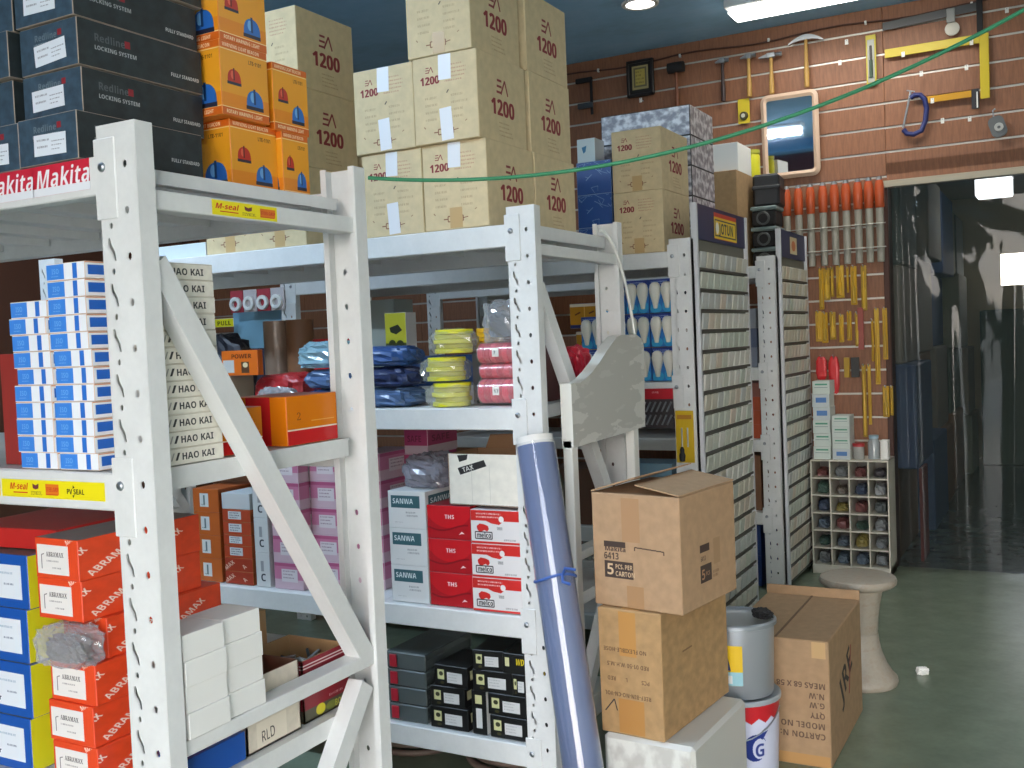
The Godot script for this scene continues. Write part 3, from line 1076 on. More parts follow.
	ogm = [ogm[0], ogm[1], ogm[2], ogm[0], ogm[1], ogm[2], mat(rgb(220, 110, 30), 0.35)]
	put("orange_box", -1.588, 1.357, 1.815, Vector3(0.16, 0.116, 0.19), ogm, "glossy orange and red box by the rear upright under the plastic bags", "box", "orange and red boxes", 0.02)
	put("orange_box", -1.600, 1.357, 1.62, Vector3(0.16, 0.10, 0.13), ogm, "glossy orange and red box behind the slim cream cartons", "box", "orange and red boxes", -0.02)

	# lower shelf: blue boxes with yellow sides
	var bl := sheet(128, 128, rgb(28, 84, 170))
	var blf := tex_mat(bl, 0.35)
	var yel := mat(rgb(214, 214, 34), 0.4)
	var wl := sheet(160, 110, rgb(226, 230, 236))
	scribble(wl, 84, 60, 66, 1, 10, 6, rgb(90, 100, 120), 13, 0.8)
	scribble(wl, 40, 24, 80, 1, 10, 7, rgb(150, 170, 190), 14, 0.8)
	line(wl, Vector2(34, 78), Vector2(34, 50), 5, rgb(70, 70, 80))
	line(wl, Vector2(34, 52), Vector2(50, 46), 5, rgb(70, 70, 80))
	txt(wl, "air", 26, 96, 24, rgb(30, 30, 40), "sansb")
	var wlm := tex_mat(wl, 0.5)
	for k in 4:
		var o2 := put("blue_tool_box", -1.985 + 0.006 * (k % 2), 0.687 + 0.1185 * k, 1.40 + 0.004 * k, Vector3(0.2, 0.118, 0.26), [blf, yel, mat(rgb(110, 110, 104), 0.5), yel, blf, blf, blf], "blue carton with yellow sides and a white label, %s of its stack" % level_word(k, 4), "box", "blue and yellow cartons")
		part("label", mesh_box(Vector3(0.125, 0.075, 0.0006), wlm, 0.0), o2, Vector3(0.015, 0.02, 0.1302))
	put("red_flat_box", -1.95, 1.164, 1.45, Vector3(0.3, 0.045, 0.3), mat(rgb(190, 40, 36), 0.45), "flat plain red box lying on the blue and yellow cartons", "box", "", 0.06)
	# orange-red cartons with diagonal lettering
	var ab := sheet(256, 128, rgb(228, 74, 34))
	speck(ab, 0.06, 21, 0.02)
	txt(ab, "ABRAMAX", 24, 122, 26, rgb(244, 226, 214), "sansb", 0.95, -0.72)
	txt(ab, "ABRAMAX", 130, 122, 26, rgb(244, 226, 214), "sansb", 0.95, -0.72)
	txt(ab, "ABRAMAX", -70, 112, 26, rgb(244, 226, 214), "sansb", 0.95, -0.72)
	var abf := sheet(160, 96, rgb(228, 74, 34))
	txt(abf, "MAX", 120, 14, 18, rgb(244, 226, 214), "sansb", 0.95, -0.5)
	var abl := sheet(160, 96, rgb(232, 226, 220))
	txt(abl, "ABRAMAX", 46, 38, 20, rgb(60, 50, 50), "serifb", 0.85)
	scribble(abl, 46, 50, 80, 1, 10, 5, rgb(120, 110, 110), 15, 0.7)
	scribble(abl, 76, 72, 50, 1, 10, 5, rgb(120, 110, 110), 16, 0.7)
	line(abl, Vector2(22, 80), Vector2(22, 34), 3, rgb(120, 110, 110))
	line(abl, Vector2(22, 34), Vector2(36, 30), 3, rgb(120, 110, 110))
	var abm := [tex_mat(abf, 0.4), tex_mat(ab, 0.4), mat(rgb(150, 140, 138), 0.5)]
	var ablm := tex_mat(abl, 0.5)
	var orr := mat(rgb(226, 72, 34), 0.45)
	for k in 6:
		var dx: float = [0.012, 0.006, 0.012, 0.002, -0.012, -0.006][k]
		var o3 := put("orange_carton", -1.787 + dx, 0.687 + 0.0867 * k, 1.40 + [0.0, 0.0, 0.004, 0.05, 0.004, 0.0][k], Vector3(0.138, 0.0862, 0.33), [abm[0], abm[1], abm[2] if k == 5 else orr, abm[1], abm[0], orr, orr], "orange-red carton with diagonal white lettering beside blue cartons, %s" % level_word(k, 6), "box", "orange-red lettered cartons", [0.0, 0.0, 0.01, 0.0, 0.0, -0.02][k])
		if k != 3:
			part("label", mesh_box(Vector3(0.1, 0.062, 0.0006), ablm, 0.0), o3, Vector3(-0.012, 0.01, 0.1652))
	var bagm := clear_mat(rgb(200, 200, 204), 0.34, 0.1)
	var bag := thing("clear_parts_bag", V(-1.84, 0.948, 1.40), 0, "crumpled clear bag of metal parts stuffed between orange-red cartons", "bag")
	part("film", blob(bagm, Vector3(0.15, 0.08, 0.09), 61, 0.4, 3.2, 36, 20), bag)
	part("contents", blob(mat(rgb(120, 112, 108), 0.4, 0.3), Vector3(0.1, 0.05, 0.05), 62, 0.8, 3.0), bag, Vector3(0, 0.005, 0))

	# small plain white boxes balanced on the cross brace
	var wb := mat(rgb(232, 230, 224), 0.6)
	for c in 2:
		for k in 4:
			put("white_box", -1.533 - 0.004 * (k % 2) - 0.008 * c, 0.819 + 0.0522 * k, 1.426 + 0.115 * c - 0.001 * k, Vector3(0.1, 0.052, 0.112), wb, "small plain white box, %s of the stack %s" % [level_word(k, 4), "against the front upright" if c == 0 else "beside the handwritten cream carton"], "box", "plain white boxes on the brace", 0.0, 0.001)
	# carton with a handwritten tag
	var rl := cardboard(200, 160, rgb(214, 204, 186), 33, 0.06)
	rect(rl, 34, 100, 110, 56, rgb(226, 216, 198))
	txt(rl, "RLD", 50, 146, 32, rgb(60, 54, 50), "sans", 0.9, -0.05)
	var rlm := tex_mat(rl, 0.7)
	var cream_c := mat(rgb(214, 204, 186), 0.7)
	var ro := thing("handwritten_carton", V(-1.67, 0.687, 1.745), 0, "open cream carton with a handwritten tag on the bottom shelf of its rack", "box")
	var b := Build.new()
	open_box(b, Vector3(0.13, 0.165, 0.18), 0.004, [cream_c, rlm, cream_c, cream_c], mat(rgb(112, 74, 54), 0.8))
	part("body", b.done(), ro)
	part("contents", blob(mat(rgb(70, 46, 40), 0.6), Vector3(0.11, 0.1, 0.16), 71, 0.5, 2.0), ro, Vector3(0, 0.03, 0))
	# maroon open box of fixings
	var ul := sheet(256, 200, rgb(138, 30, 44))
	rect(ul, 0, 14, 256, 4, rgb(232, 220, 214))
	rect(ul, 0, 24, 256, 4, rgb(232, 220, 214))
	txt(ul, "ULIN", 120, 86, 52, rgb(232, 220, 220), "sansb", 1.05)
	ell(ul, 66, 70, 20, 22, rgb(220, 190, 190))
	ell(ul, 66, 64, 10, 8, rgb(138, 30, 44))
	ell(ul, 66, 82, 10, 6, rgb(138, 30, 44))
	scribble(ul, 130, 100, 90, 1, 8, 5, rgb(220, 190, 190), 17)
	scribble(ul, 140, 142, 90, 1, 8, 8, rgb(220, 200, 200), 18, 0.8)
	rect(ul, 0, 160, 256, 40, rgb(84, 82, 64))
	ell(ul, 90, 176, 26, 18, rgb(206, 196, 50))
	ell(ul, 150, 180, 30, 14, rgb(120, 128, 60))
	txt(ul, "BOLT", 170, 192, 30, rgb(196, 196, 70), "sansb", 0.9)
	var ulm := tex_mat(ul, 0.4)
	var kraft := mat(rgb(168, 132, 90), 0.8)
	var uo := thing("maroon_open_box", V(-1.708, 0.687, 1.943), 0, "maroon open box of metal fixings beside the rear rack upright", "box")
	b = Build.new()
	open_box(b, Vector3(0.19, 0.15, 0.175), 0.004, [ulm, ulm, ulm, ulm], kraft)
	part("body", b.done(), uo)
	b = Build.new()
	var r2 := RandomNumberGenerator.new()
	r2.seed = 4
	for k in 60:
		var p := Vector3(r2.randf_range(-0.075, 0.075), 0.085 + r2.randf_range(0, 0.045), r2.randf_range(-0.07, 0.07))
		var dir := Vector3(r2.randf_range(-1, 1), r2.randf_range(-0.5, 0.5), r2.randf_range(-1, 1)).normalized()
		b.tube(M.zinc if k % 3 else mat(rgb(60, 70, 74), 0.4, 0.6), [p - dir * 0.02, p + dir * 0.02], 0.004, 6)
	var fx := part("fixings", b.done(), uo)
	fx.set_meta("kind", "stuff")
	put("blue_flat_box", -1.6, 0.687, 1.47, Vector3(0.13, 0.062, 0.175), blf, "flat plain blue box under the small white boxes", "box")
	put("brown_back_carton", -1.85, 0.687, 1.7, Vector3(0.02, 0.22, 0.3), kraft, "upright brown cardboard sheet behind the maroon open box", "cardboard sheet")
	# cable coil on the lowest shelf
	var coil := Build.new()
	for k in 7:
		var path := []
		for j in 33:
			var a := TAU * j / 32.0
			path.append(Vector3(cos(a) * (0.17 + 0.012 * sin(k * 2.3)), 0.012 + 0.026 * k, sin(a) * 0.17))
		coil.tube(mat(rgb(70, 74, 72), 0.5) if k % 2 else mat(rgb(92, 94, 90), 0.5), path, 0.015, 8, false)
	for k in 2:
		var cl: Mesh = coil.done() if k == 0 else mesh_cache["coil"]
		mesh_cache["coil"] = cl
		solid("cable_coil", cl, V(-1.95, 0.204 + 0.195 * k, 1.80), 0, "grey cable coil on the lowest shelf, %s of the pair" % ["under", "on top"][k], "cable coil", "grey cable coils")
	put("brown_shelf_carton", -1.64, 0.202, 1.43, Vector3(0.2, 0.3, 0.16), M.card, "plain brown carton on the lowest shelf beside the cable coils", "box")

# four standing walls and a floor; mats = [front, right, left, back] outside
func open_box(b: Build, s: Vector3, t: float, mats: Array, inner: Material) -> void:
	var x := s.x / 2
	var z := s.z / 2
	b.box(Vector3(-x, 0, -z), Vector3(x, t, z), inner)
	b.box(Vector3(-x, 0, z - t), Vector3(x, s.y, z), [mats[0], inner, inner, inner, inner, inner])
	b.box(Vector3(x - t, 0, -z), Vector3(x, s.y, z), [inner, mats[1], inner, inner, inner, inner])
	b.box(Vector3(-x, 0, -z), Vector3(-x + t, s.y, z), [inner, inner, inner, mats[2], inner, inner])
	b.box(Vector3(-x, 0, -z), Vector3(x, s.y, -z + t), [inner, inner, inner, inner, mats[3], inner])

# ---------------------------------------------------------------- goods on the second rack
func ea_logo(im: Image, x: float, y: float, s: float, c: Color, a := 1.0) -> void:
	for k in 3:
		line(im, Vector2(x + s * 0.1 * (2 - k) * 0.5, y + s * (0.08 + 0.32 * k)), Vector2(x + s * 0.62, y + s * (0.08 + 0.32 * k)), s * 0.13, c, a)
	line(im, Vector2(x + s * 0.5, y + s * 0.8), Vector2(x + s * 0.98, y), s * 0.13, c, a)
	line(im, Vector2(x + s * 0.98, y), Vector2(x + s * 1.3, y + s * 0.8), s * 0.13, c, a)

var ea_mats := {}

func ea_carton_mats() -> Array:
	if ea_mats.has("a"):
		return ea_mats["a"]
	var wine := rgb(128, 42, 46)
	var f := cardboard(256, 288, rgb(206, 186, 146), 81, 0.05)
	ea_logo(f, 50, 34, 24, wine, 0.8)
	txt(f, "1200", 26, 92, 38, wine, "sansb", 0.95, 0.0, 0.9)
	txt(f, "1200", 28, 92, 38, wine, "sansb", 0.95, 0.0, 0.9)
	scribble(f, 128, 34, 100, 5, 13, 5, rgb(160, 96, 84), 82, 0.5)
	for k in 4:
		scribble(f, 44, 134 + 24 * k, 62, 1, 10, 8, rgb(150, 122, 92), 83 + k, 0.45)
		scribble(f, 150, 134 + 24 * k, 66, 1, 10, 8, rgb(150, 122, 92), 93 + k, 0.45)
	line(f, Vector2(134, 128), Vector2(142, 118), 4, rgb(60, 50, 50), 0.8)
	var ink := rgb(120, 72, 52)
	for q in [[94, 246, 156, 246], [94, 264, 156, 264], [94, 246, 94, 264], [156, 246, 156, 264], [76, 255, 94, 255], [156, 255, 176, 252]]:
		line(f, Vector2(q[0], q[1]), Vector2(q[2], q[3]), 3, ink, 0.8)
	line(f, Vector2(36, 232), Vector2(42, 238), 3, ink, 0.6)
	line(f, Vector2(204, 230), Vector2(212, 226), 3, ink, 0.6)
	var r := cardboard(340, 288, rgb(206, 186, 146), 84, 0.05)
	ea_logo(r, 128, 72, 62, wine, 0.9)
	txt(r, "1200", 84, 196, 76, rgb(134, 42, 46), "sansb", 1.0, 0.0, 0.95)
	txt(r, "1200", 88, 196, 76, rgb(134, 42, 46), "sansb", 1.0, 0.0, 0.95)
	scribble(r, 138, 218, 100, 4, 14, 5, rgb(140, 104, 76), 85, 0.45)
	var fm := tex_mat(f, 0.75)
	var rm := tex_mat(r, 0.75)
	var tm: Material = M.carton_beige
	ea_mats["a"] = [fm, rm, tm, rm, fm, tm, tm]
	return ea_mats["a"]

func ea_carton(xr: float, y: float, df: float, label: String, group: String, tapes: int, yaw := 0.0, s := Vector3(0.257, 0.2965, 0.345)) -> void:
	var o := put("beige_carton", xr, y, df, s, ea_carton_mats(), label, "carton", group, yaw, 0.0025)
	var tp := mat(rgb(226, 226, 228), 0.35)
	if tapes & 1:
		part("tape", mesh_box(Vector3(0.05, 0.085, 0.0006), tp, 0.0), o, Vector3(0.0, s.y - 0.086, s.z / 2 + 0.0003), Vector3(0, 0, -0.03))
	if tapes & 2:
		part("tape", mesh_box(Vector3(0.048, 0.11, 0.0006), tp, 0.0), o, Vector3(0.004, 0.006, s.z / 2 + 0.0003), Vector3(0, 0, 0.06))
	if tapes & 4:
		part("tape", mesh_box(Vector3(0.05, 0.07, 0.0006), mat(rgb(190, 158, 110), 0.35), 0.0), o, Vector3(0.0, 0.004, s.z / 2 + 0.0003))

func ring(b: Build, m: Material, c: Vector3, ro: float, ri: float, h: float, basis := Basis.IDENTITY, sides := 24) -> void:
	b.lathe(m, [Vector2(ri, -h / 2), Vector2(ro - 0.002, -h / 2), Vector2(ro, -h / 2 + 0.002), Vector2(ro, h / 2 - 0.002), Vector2(ro - 0.002, h / 2), Vector2(ri, h / 2), Vector2(ri, -h / 2)], sides, c, basis)

func stock_b() -> void:
	var g := "beige cartons on the top shelf"
	# main pile by the rack end: front row then back row
	for k in 3:
		ea_carton([-1.708, -1.722, -1.736][k], 1.972 + 0.2975 * k, [3.02, 3.005, 3.0][k], "beige carton with red numbers at the corner above the rack end, %s" % level_word(k, 3), g, [5, 3, 4][k])
		ea_carton([-1.706, -1.716, -1.72][k], 1.972 + 0.2975 * k, 3.372, "beige carton behind the corner column of the pile, %s" % level_word(k, 3), g, 0)
		ea_carton(-1.985, 1.972 + 0.2975 * k, 3.38, "beige carton in the inner back column of the pile, %s" % level_word(k, 3), g, 0)
	for k in 2:
		ea_carton([-1.972, -1.986][k], 1.972 + 0.2975 * k, [3.025, 3.015][k], "beige carton in the low column beside the corner column, %s" % level_word(k, 2), g, 3)
	for k in 3:
		ea_carton(-2.505, 1.972 + 0.2975 * k, 3.03, "beige carton in the separate pile behind the beacon boxes, %s" % level_word(k, 3), g, 4 if k == 0 else 0)
		ea_carton(-2.768, 1.972 + 0.2975 * k, 3.04, "beige carton in the column hidden behind beacon boxes, %s" % level_word(k, 3), g, 4 if k == 0 else 0)
	ea_carton(-2.49, 1.972 + 0.2975, 3.385, "beige carton standing behind the separate pile, upper of two", g, 0)
	ea_carton(-2.49, 1.972, 3.385, "beige carton standing behind the separate pile, lower of two", g, 0)
	put("blue_lid_box", -3.03, 1.972, 3.04, Vector3(0.3, 0.055, 0.2), [mat(rgb(210, 220, 226), 0.5), mat(rgb(210, 220, 226), 0.5), mat(rgb(60, 120, 200), 0.4), M.paper, M.paper, M.paper], "flat pale box with a blue top beside the beige cartons", "box")

	# middle shelf: yellow tape rolls wrapped in film
	var yt := mat(rgb(226, 220, 40), 0.4)
	var yt2 := mat(rgb(204, 196, 36), 0.45)
	var ty := [1.357, 1.448, 1.545]
	var tx := [-1.915, -1.935, -1.90]
	for k in 3:
		var t := thing("tape_bundle", V(tx[k] - 0.02, ty[k], 3.10), 0.3 * k, "film-wrapped bundle of yellow tape rolls, %s of three" % level_word(k, 3), "tape rolls", "yellow tape bundles")
		for j in 5:
			var b := Build.new()
			ring(b, yt if j % 2 == 0 else yt2, Vector3(0.004 * sin(j * 2.0), 0.0085 + 0.0168 * j, 0.004 * cos(j * 3.0)), 0.068 - 0.002 * (j % 2), 0.03, 0.0162)
			part("tape_roll", b.done(), t)
		part("film", blob(M.film, Vector3(0.175, 0.086, 0.16), 100 + k, 0.25, 2.0), t)
	var t2 := thing("tape_bundle", V(-1.855, 1.546, 3.25), 0.2, "orange-yellow tape rolls behind the yellow bundles", "tape rolls", "yellow tape bundles")
	for j in 5:
		var b := Build.new()
		ring(b, mat(rgb(222, 170, 30), 0.4), Vector3(0, 0.0085 + 0.0168 * j, 0), 0.05, 0.03, 0.0162)
		part("tape_roll", b.done(), t2)
	put("tape_support_box", -1.78, 1.357, 3.19, Vector3(0.12, 0.186, 0.14), mat(rgb(90, 92, 96), 0.6), "grey box under the orange-yellow tape rolls", "box")
	# red wound packs
	var rd := mat(rgb(214, 44, 66), 0.4)
	var rd2 := mat(rgb(190, 34, 54), 0.45)
	var ry := [1.357, 1.445, 1.498]
	var rr := [0.043, 0.026, 0.036]
	for k in 3:
		var t := thing("red_tape_pack", V(-1.735, ry[k] + rr[k] + 0.006, 3.125), 0.0, "red tape rolls wrapped in a row, %s of three packs" % level_word(k, 3), "tape rolls", "red tape packs")
		for j in 7:
			var b := Build.new()
			ring(b, rd if j % 2 == 0 else rd2, Vector3(-0.072 + 0.024 * j, 0, 0), rr[k], rr[k] * 0.4, 0.0235, Basis(Vector3.BACK, PI / 2), 20)
			part("tape_roll", b.done(), t)
		if k != 1:
			var lb := sheet(48, 64, rgb(236, 232, 224))
			txt(lb, "17" if k == 0 else "7", 8, 46, 34, rgb(30, 30, 30), "sansb")
			part("label", mesh_box(Vector3(0.026, 0.03, 0.001), tex_mat(lb, 0.5), 0.0), t, Vector3(-0.01, -0.012, rr[k] + 0.0006))
		var fb := Build.new()
		fb.lathe(M.film, [Vector2(0.0, -0.1), Vector2(rr[k] * 1.06, -0.086), Vector2(rr[k] * 1.08, 0.0), Vector2(rr[k] * 1.06, 0.086), Vector2(0.006, 0.1)], 18, Vector3.ZERO, Basis(Vector3.BACK, PI / 2))
		part("film", fb.done(), t)
	var cb := thing("clear_tool_bag", V(-1.728, 1.575, 3.16), 0.0, "puffed clear bag with dark contents on the red tape packs", "bag")
	part("film", blob(clear_mat(rgb(200, 204, 208), 0.3, 0.08), Vector3(0.16, 0.15, 0.16), 110, 0.45, 1.8), cb)
	part("contents", blob(mat(rgb(52, 50, 52), 0.5), Vector3(0.13, 0.09, 0.1), 111, 0.5, 1.8), cb, Vector3(0, 0.02, 0))
	put("bag_support_box", -1.64, 1.357, 3.22, Vector3(0.13, 0.2, 0.16), mat(rgb(96, 60, 58), 0.6), "dull maroon box behind the red tape packs", "box")
	for k in 2:
		solid("red_film_pack", blob(rd, Vector3(0.13, 0.18 + 0.01 * k, 0.155), 116 + k, 0.35, 2.2, 36, 20), V(-1.71, 1.357, 3.475 + 0.165 * k), 0, "red film-wrapped pack inside the rack end, %s" % ["behind the red tape rolls", "against the rear upright"][k], "pack", "red packs at the rack end")
	# folded blue bundles
	var navy := [mat(rgb(52, 84, 140), 0.35), mat(rgb(44, 56, 96), 0.4), mat(rgb(84, 110, 150), 0.3)]
	for k in 3:
		solid("blue_fabric_pack", blob(navy[[2, 1, 0][k]], Vector3(0.24 - 0.01 * k, 0.072, 0.2), 120 + k, 0.4, 1.7), V(-2.21, 1.357 + 0.075 * k, 3.13), 0.1 * k, "folded blue fabric bundle in film beside yellow tape, %s" % level_word(k, 3), "bundle", "folded blue bundles")
	for k in 2:
		solid("blue_fabric_pack", blob(navy[[0, 2][k]], Vector3(0.21, 0.07, 0.2), 130 + k, 0.4, 1.7), V(-2.47, 1.357 + 0.074 * k, 3.13), -0.1 * k, "folded blue fabric bundle beside the red padded pack, %s" % ["lower one", "upper one"][k], "bundle", "folded blue bundles")
	# seen through the first rack
	solid("teal_film_bag", blob(clear_mat(rgb(150, 190, 205), 0.75, 0.12), Vector3(0.24, 0.1, 0.2), 133, 0.4, 2.6, 36, 20), V(-2.5, 1.507, 3.14), 0.0, "crumpled pale teal plastic bag on the blue fabric bundles", "bag")
	solid("red_padded_pack", blob(mat(rgb(172, 44, 48), 0.4), Vector3(0.26, 0.13, 0.18), 134, 0.35, 1.5), V(-2.78, 1.357, 3.2), 0.0, "soft red padded pack lying in front of the brown paper rolls", "pack")
	var op := sheet(128, 96, rgb(214, 106, 30))
	txt(op, "POWER", 34, 30, 24, rgb(90, 40, 20), "sansb", 0.9)
	rect(op, 70, 44, 28, 44, rgb(90, 60, 40))
	ell(op, 84, 56, 9, 10, rgb(220, 200, 160))
	rect(op, 4, 36, 40, 50, rgb(190, 190, 186))
	put("orange_header_pack", -2.80, 1.487, 3.06, Vector3(0.2, 0.1, 0.03), [tex_mat(op, 0.4), mat(rgb(206, 100, 30), 0.4), mat(rgb(206, 100, 30), 0.4), mat(rgb(206, 100, 30), 0.4), mat(rgb(206, 100, 30), 0.4), mat(rgb(206, 100, 30), 0.4)], "orange printed header pack standing against the red padded pack", "pack", "", -0.05)
	put("pack_support_box", -2.96, 1.357, 3.06, Vector3(0.2, 0.128, 0.14), mat(rgb(150, 140, 120), 0.6), "drab carton under the orange printed header pack", "box")
	solid("grey_film_bag", blob(clear_mat(rgb(170, 170, 172), 0.7, 0.15), Vector3(0.18, 0.08, 0.07), 136, 0.5, 2.2), V(-2.7, 1.357, 3.05), 0.0, "crumpled grey plastic bag between the red pack and shelf edge", "bag")
	var kraft := mat(rgb(120, 84, 56), 0.55)
	for k in 2:
		var rb := Build.new()
		var rad := 0.058
		rb.lathe(kraft if k == 1 else mat(rgb(140, 118, 100), 0.3), [Vector2(0.02, 0), Vector2(rad, 0), Vector2(rad, 0.35), Vector2(0.02, 0.35), Vector2(0.02, 0)], 24)
		solid("paper_roll", rb.done(), V(-2.98 + 0.125 * k, 1.357, 3.38), 0, "upright %s roll behind the red padded pack" % ["film-wrapped pale paper", "brown paper"][k], "paper roll", "upright paper rolls")
	solid("black_bundle", blob(mat(rgb(34, 36, 46), 0.5), Vector3(0.34, 0.3, 0.2), 140, 0.3, 1.6), V(-3.25, 1.357, 3.3), 0, "dark navy folded bundle beside the upright paper rolls", "bundle")
	var rp := sheet(128, 128, rgb(196, 44, 40))
	rect(rp, 56, 40, 60, 80, rgb(60, 60, 66))
	ell(rp, 86, 80, 22, 26, rgb(130, 130, 134))
	txt(rp, "PRO", 10, 30, 24, rgb(236, 230, 226), "sansb")
	put("red_picture_box", -2.56, 1.42, 3.32, Vector3(0.18, 0.2, 0.12), [tex_mat(rp, 0.4), rd2, rd2, rd2, rd2, rd2], "red box with a black tool picture behind the teal plastic bag", "box")
	put("picture_box_support", -2.55, 1.357, 3.32, Vector3(0.2, 0.062, 0.14), M.dark, "flat black box under the red picture box", "box")

	# lower shelf by the rack end
	var sw := sheet(192, 160, rgb(214, 214, 212))
	rect(sw, 14, 18, 150, 54, rgb(52, 92, 100))
	txt(sw, "SANWA", 22, 54, 32, rgb(220, 228, 228), "sansb", 0.95)
	scribble(sw, 90, 88, 74, 2, 14, 8, rgb(130, 130, 132), 141, 0.7)
	scribble(sw, 30, 134, 60, 1, 8, 4, rgb(170, 170, 170), 142, 0.7)
	var swm := tex_mat(sw, 0.5)
	var swp := mat(rgb(208, 208, 206), 0.55)
	for k in 3:
		put("teal_label_box", -2.028, 0.647 + 0.1355 * k, 3.035, Vector3(0.163, 0.135, 0.26), [swm, swm, swp, swm, swm, swp, swp], "pale grey box with a dark teal name panel, %s" % level_word(k, 3), "box", "grey boxes with teal panels")
	var rdp := sheet(192, 128, rgb(178, 24, 34))
	ell(rdp, 96, -10, 110, 96, rgb(204, 26, 36))
	for k in 60:
		line(rdp, Vector2(2 + k * 3, 84 + 12 * sin(k * 0.08)), Vector2(5 + k * 3, 84 + 12 * sin((k + 1) * 0.08)), 7, rgb(140, 14, 26))
	txt(rdp, "THS", 78, 50, 22, rgb(240, 220, 220), "sansb", 1.1)
	pgon(rdp, PackedVector2Array([Vector2(140, 110), Vector2(152, 98), Vector2(166, 106), Vector2(152, 106)]), rgb(240, 210, 210))
	var rdm := tex_mat(rdp, 0.3)
	for k in 3:
		put("glossy_red_box", -1.842, 0.647 + 0.1205 * k, 3.035, Vector3(0.181, 0.12, 0.24), [rdm, rdm, mat(rgb(140, 20, 30), 0.4), rdm, rdm, mat(rgb(140, 20, 30), 0.4), mat(rgb(140, 20, 30), 0.4)], "glossy red box between the teal-panel and bull-logo boxes, %s" % level_word(k, 3), "box", "glossy red boxes")
	var ml := sheet(224, 128, rgb(222, 218, 216))
	rect(ml, 0, 0, 224, 40, rgb(206, 44, 40))
	pgon(ml, PackedVector2Array([Vector2(70, 40), Vector2(150, 40), Vector2(130, 54), Vector2(96, 50)]), rgb(206, 44, 40))
	scribble(ml, 24, 10, 130, 2, 13, 6, rgb(240, 224, 220), 151, 0.9)
	pgon(ml, PackedVector2Array([Vector2(26, 62), Vector2(40, 52), Vector2(60, 54), Vector2(78, 60), Vector2(82, 72), Vector2(74, 82), Vector2(62, 76), Vector2(48, 82), Vector2(36, 82), Vector2(28, 74)]), rgb(206, 44, 40))
	for q in [[18, 84, 96, 84], [18, 110, 96, 110], [18, 84, 18, 110], [96, 84, 96, 110]]:
		line(ml, Vector2(q[0], q[1]), Vector2(q[2], q[3]), 3, rgb(50, 40, 40))
	txt(ml, "melco", 24, 106, 26, rgb(40, 36, 36), "sansb", 0.9)
	scribble(ml, 120, 62, 30, 1, 8, 12, rgb(90, 90, 90), 152, 0.7)
	scribble(ml, 150, 108, 60, 1, 8, 7, rgb(110, 110, 110), 153, 0.7)
	ell(ml, 140, 32, 12, 12, rgb(230, 226, 222))
	rect(ml, 0, 120, 224, 8, rgb(206, 44, 40))
	var mlm := tex_mat(ml, 0.4)
	var mlp := mat(rgb(214, 200, 198), 0.5)
	for k in 3:
		put("bull_logo_box", -1.645 + 0.002 * k, 0.647 + 0.1185 * k, 3.02, Vector3(0.193, 0.118, 0.22), [mlm, mlp, mlp, mlm, mlm, mlp, mlp], "white and red box with a bull logo beside the rack upright, %s" % level_word(k, 3), "box", "bull logo boxes", 0.02)
	# opened white carton on top of them
	var wc := cardboard(288, 200, rgb(228, 222, 208), 161, 0.04)
	pgon(wc, PackedVector2Array([Vector2(40, 56), Vector2(150, 22), Vector2(160, 46), Vector2(50, 82)]), rgb(36, 34, 34))
	txt(wc, "TAX", 62, 72, 24, rgb(220, 216, 206), "sansb", 1.1, -0.3)
	pgon(wc, PackedVector2Array([Vector2(40, 6), Vector2(84, 2), Vector2(80, 22), Vector2(48, 32)]), rgb(36, 34, 34))
	rect(wc, 96, 40, 2, 150, rgb(206, 200, 186))
	rect(wc, 170, 40, 2, 150, rgb(206, 200, 186))
	var wcm := tex_mat(wc, 0.6)
	var wcp := mat(rgb(222, 216, 204), 0.65)
	var wo := thing("opened_white_carton", V(-1.785, 1.012, 3.14), -0.02, "opened white carton with black tape print on the red and bull-logo boxes", "carton")
	var ob := Build.new()
	open_box(ob, Vector3(0.285, 0.18, 0.2), 0.004, [wcm, wcp, wcp, wcp], mat(rgb(150, 112, 80), 0.8))
	part("body", ob.done(), wo)
	ob = Build.new()
	ob.slab(mat(rgb(150, 112, 80), 0.8), PackedVector2Array([Vector2(0, 0), Vector2(0.25, 0), Vector2(0.23, 0.07), Vector2(0.04, 0.06)]), Vector3(-0.1, 0.18, -0.09), Vector3.RIGHT, Vector3(0, 0.8, 0.5).normalized(), Vector3(0, 0.002, -0.003))
	part("flap", ob.done(), wo)
	# odds and ends in film behind the grey boxes
	solid("mixed_film_bag", blob(clear_mat(rgb(150, 150, 160), 0.6, 0.15), Vector3(0.2, 0.12, 0.2), 171, 0.4, 2.6, 36, 20), V(-2.08, 1.056, 3.18), 0, "crumpled grey plastic bag on the teal-panel boxes", "bag")
	solid("mixed_film_bag", blob(mat(rgb(70, 72, 50), 0.5), Vector3(0.36, 0.5, 0.2), 172, 0.4, 2.0), V(-1.9, 0.647, 3.52), 0, "large olive sack standing behind the teal-panel boxes", "bag")
	# pink boxes
	var pk := sheet(160, 110, rgb(196, 120, 150))
	rect(pk, 0, 70, 160, 40, rgb(206, 176, 186))
	rect(pk, 0, 0, 160, 14, rgb(176, 84, 122))
	rect(pk, 40, 26, 90, 54, rgb(216, 206, 208))
	scribble(pk, 48, 32, 74, 3, 14, 5, rgb(120, 90, 100), 181, 0.7)
	var pkm := tex_mat(pk, 0.5)
	var pk2 := sheet(160, 110, rgb(176, 62, 104))
	rect(pk2, 0, 74, 160, 36, rgb(206, 184, 190))
	txt(pk2, "SAFE", 20, 58, 40, rgb(120, 36, 66), "sansb", 1.1)
	var pkm2 := tex_mat(pk2, 0.5)
	var pkp := mat(rgb(200, 170, 182), 0.55)
	var colx := [-2.612, -2.462, -2.312]
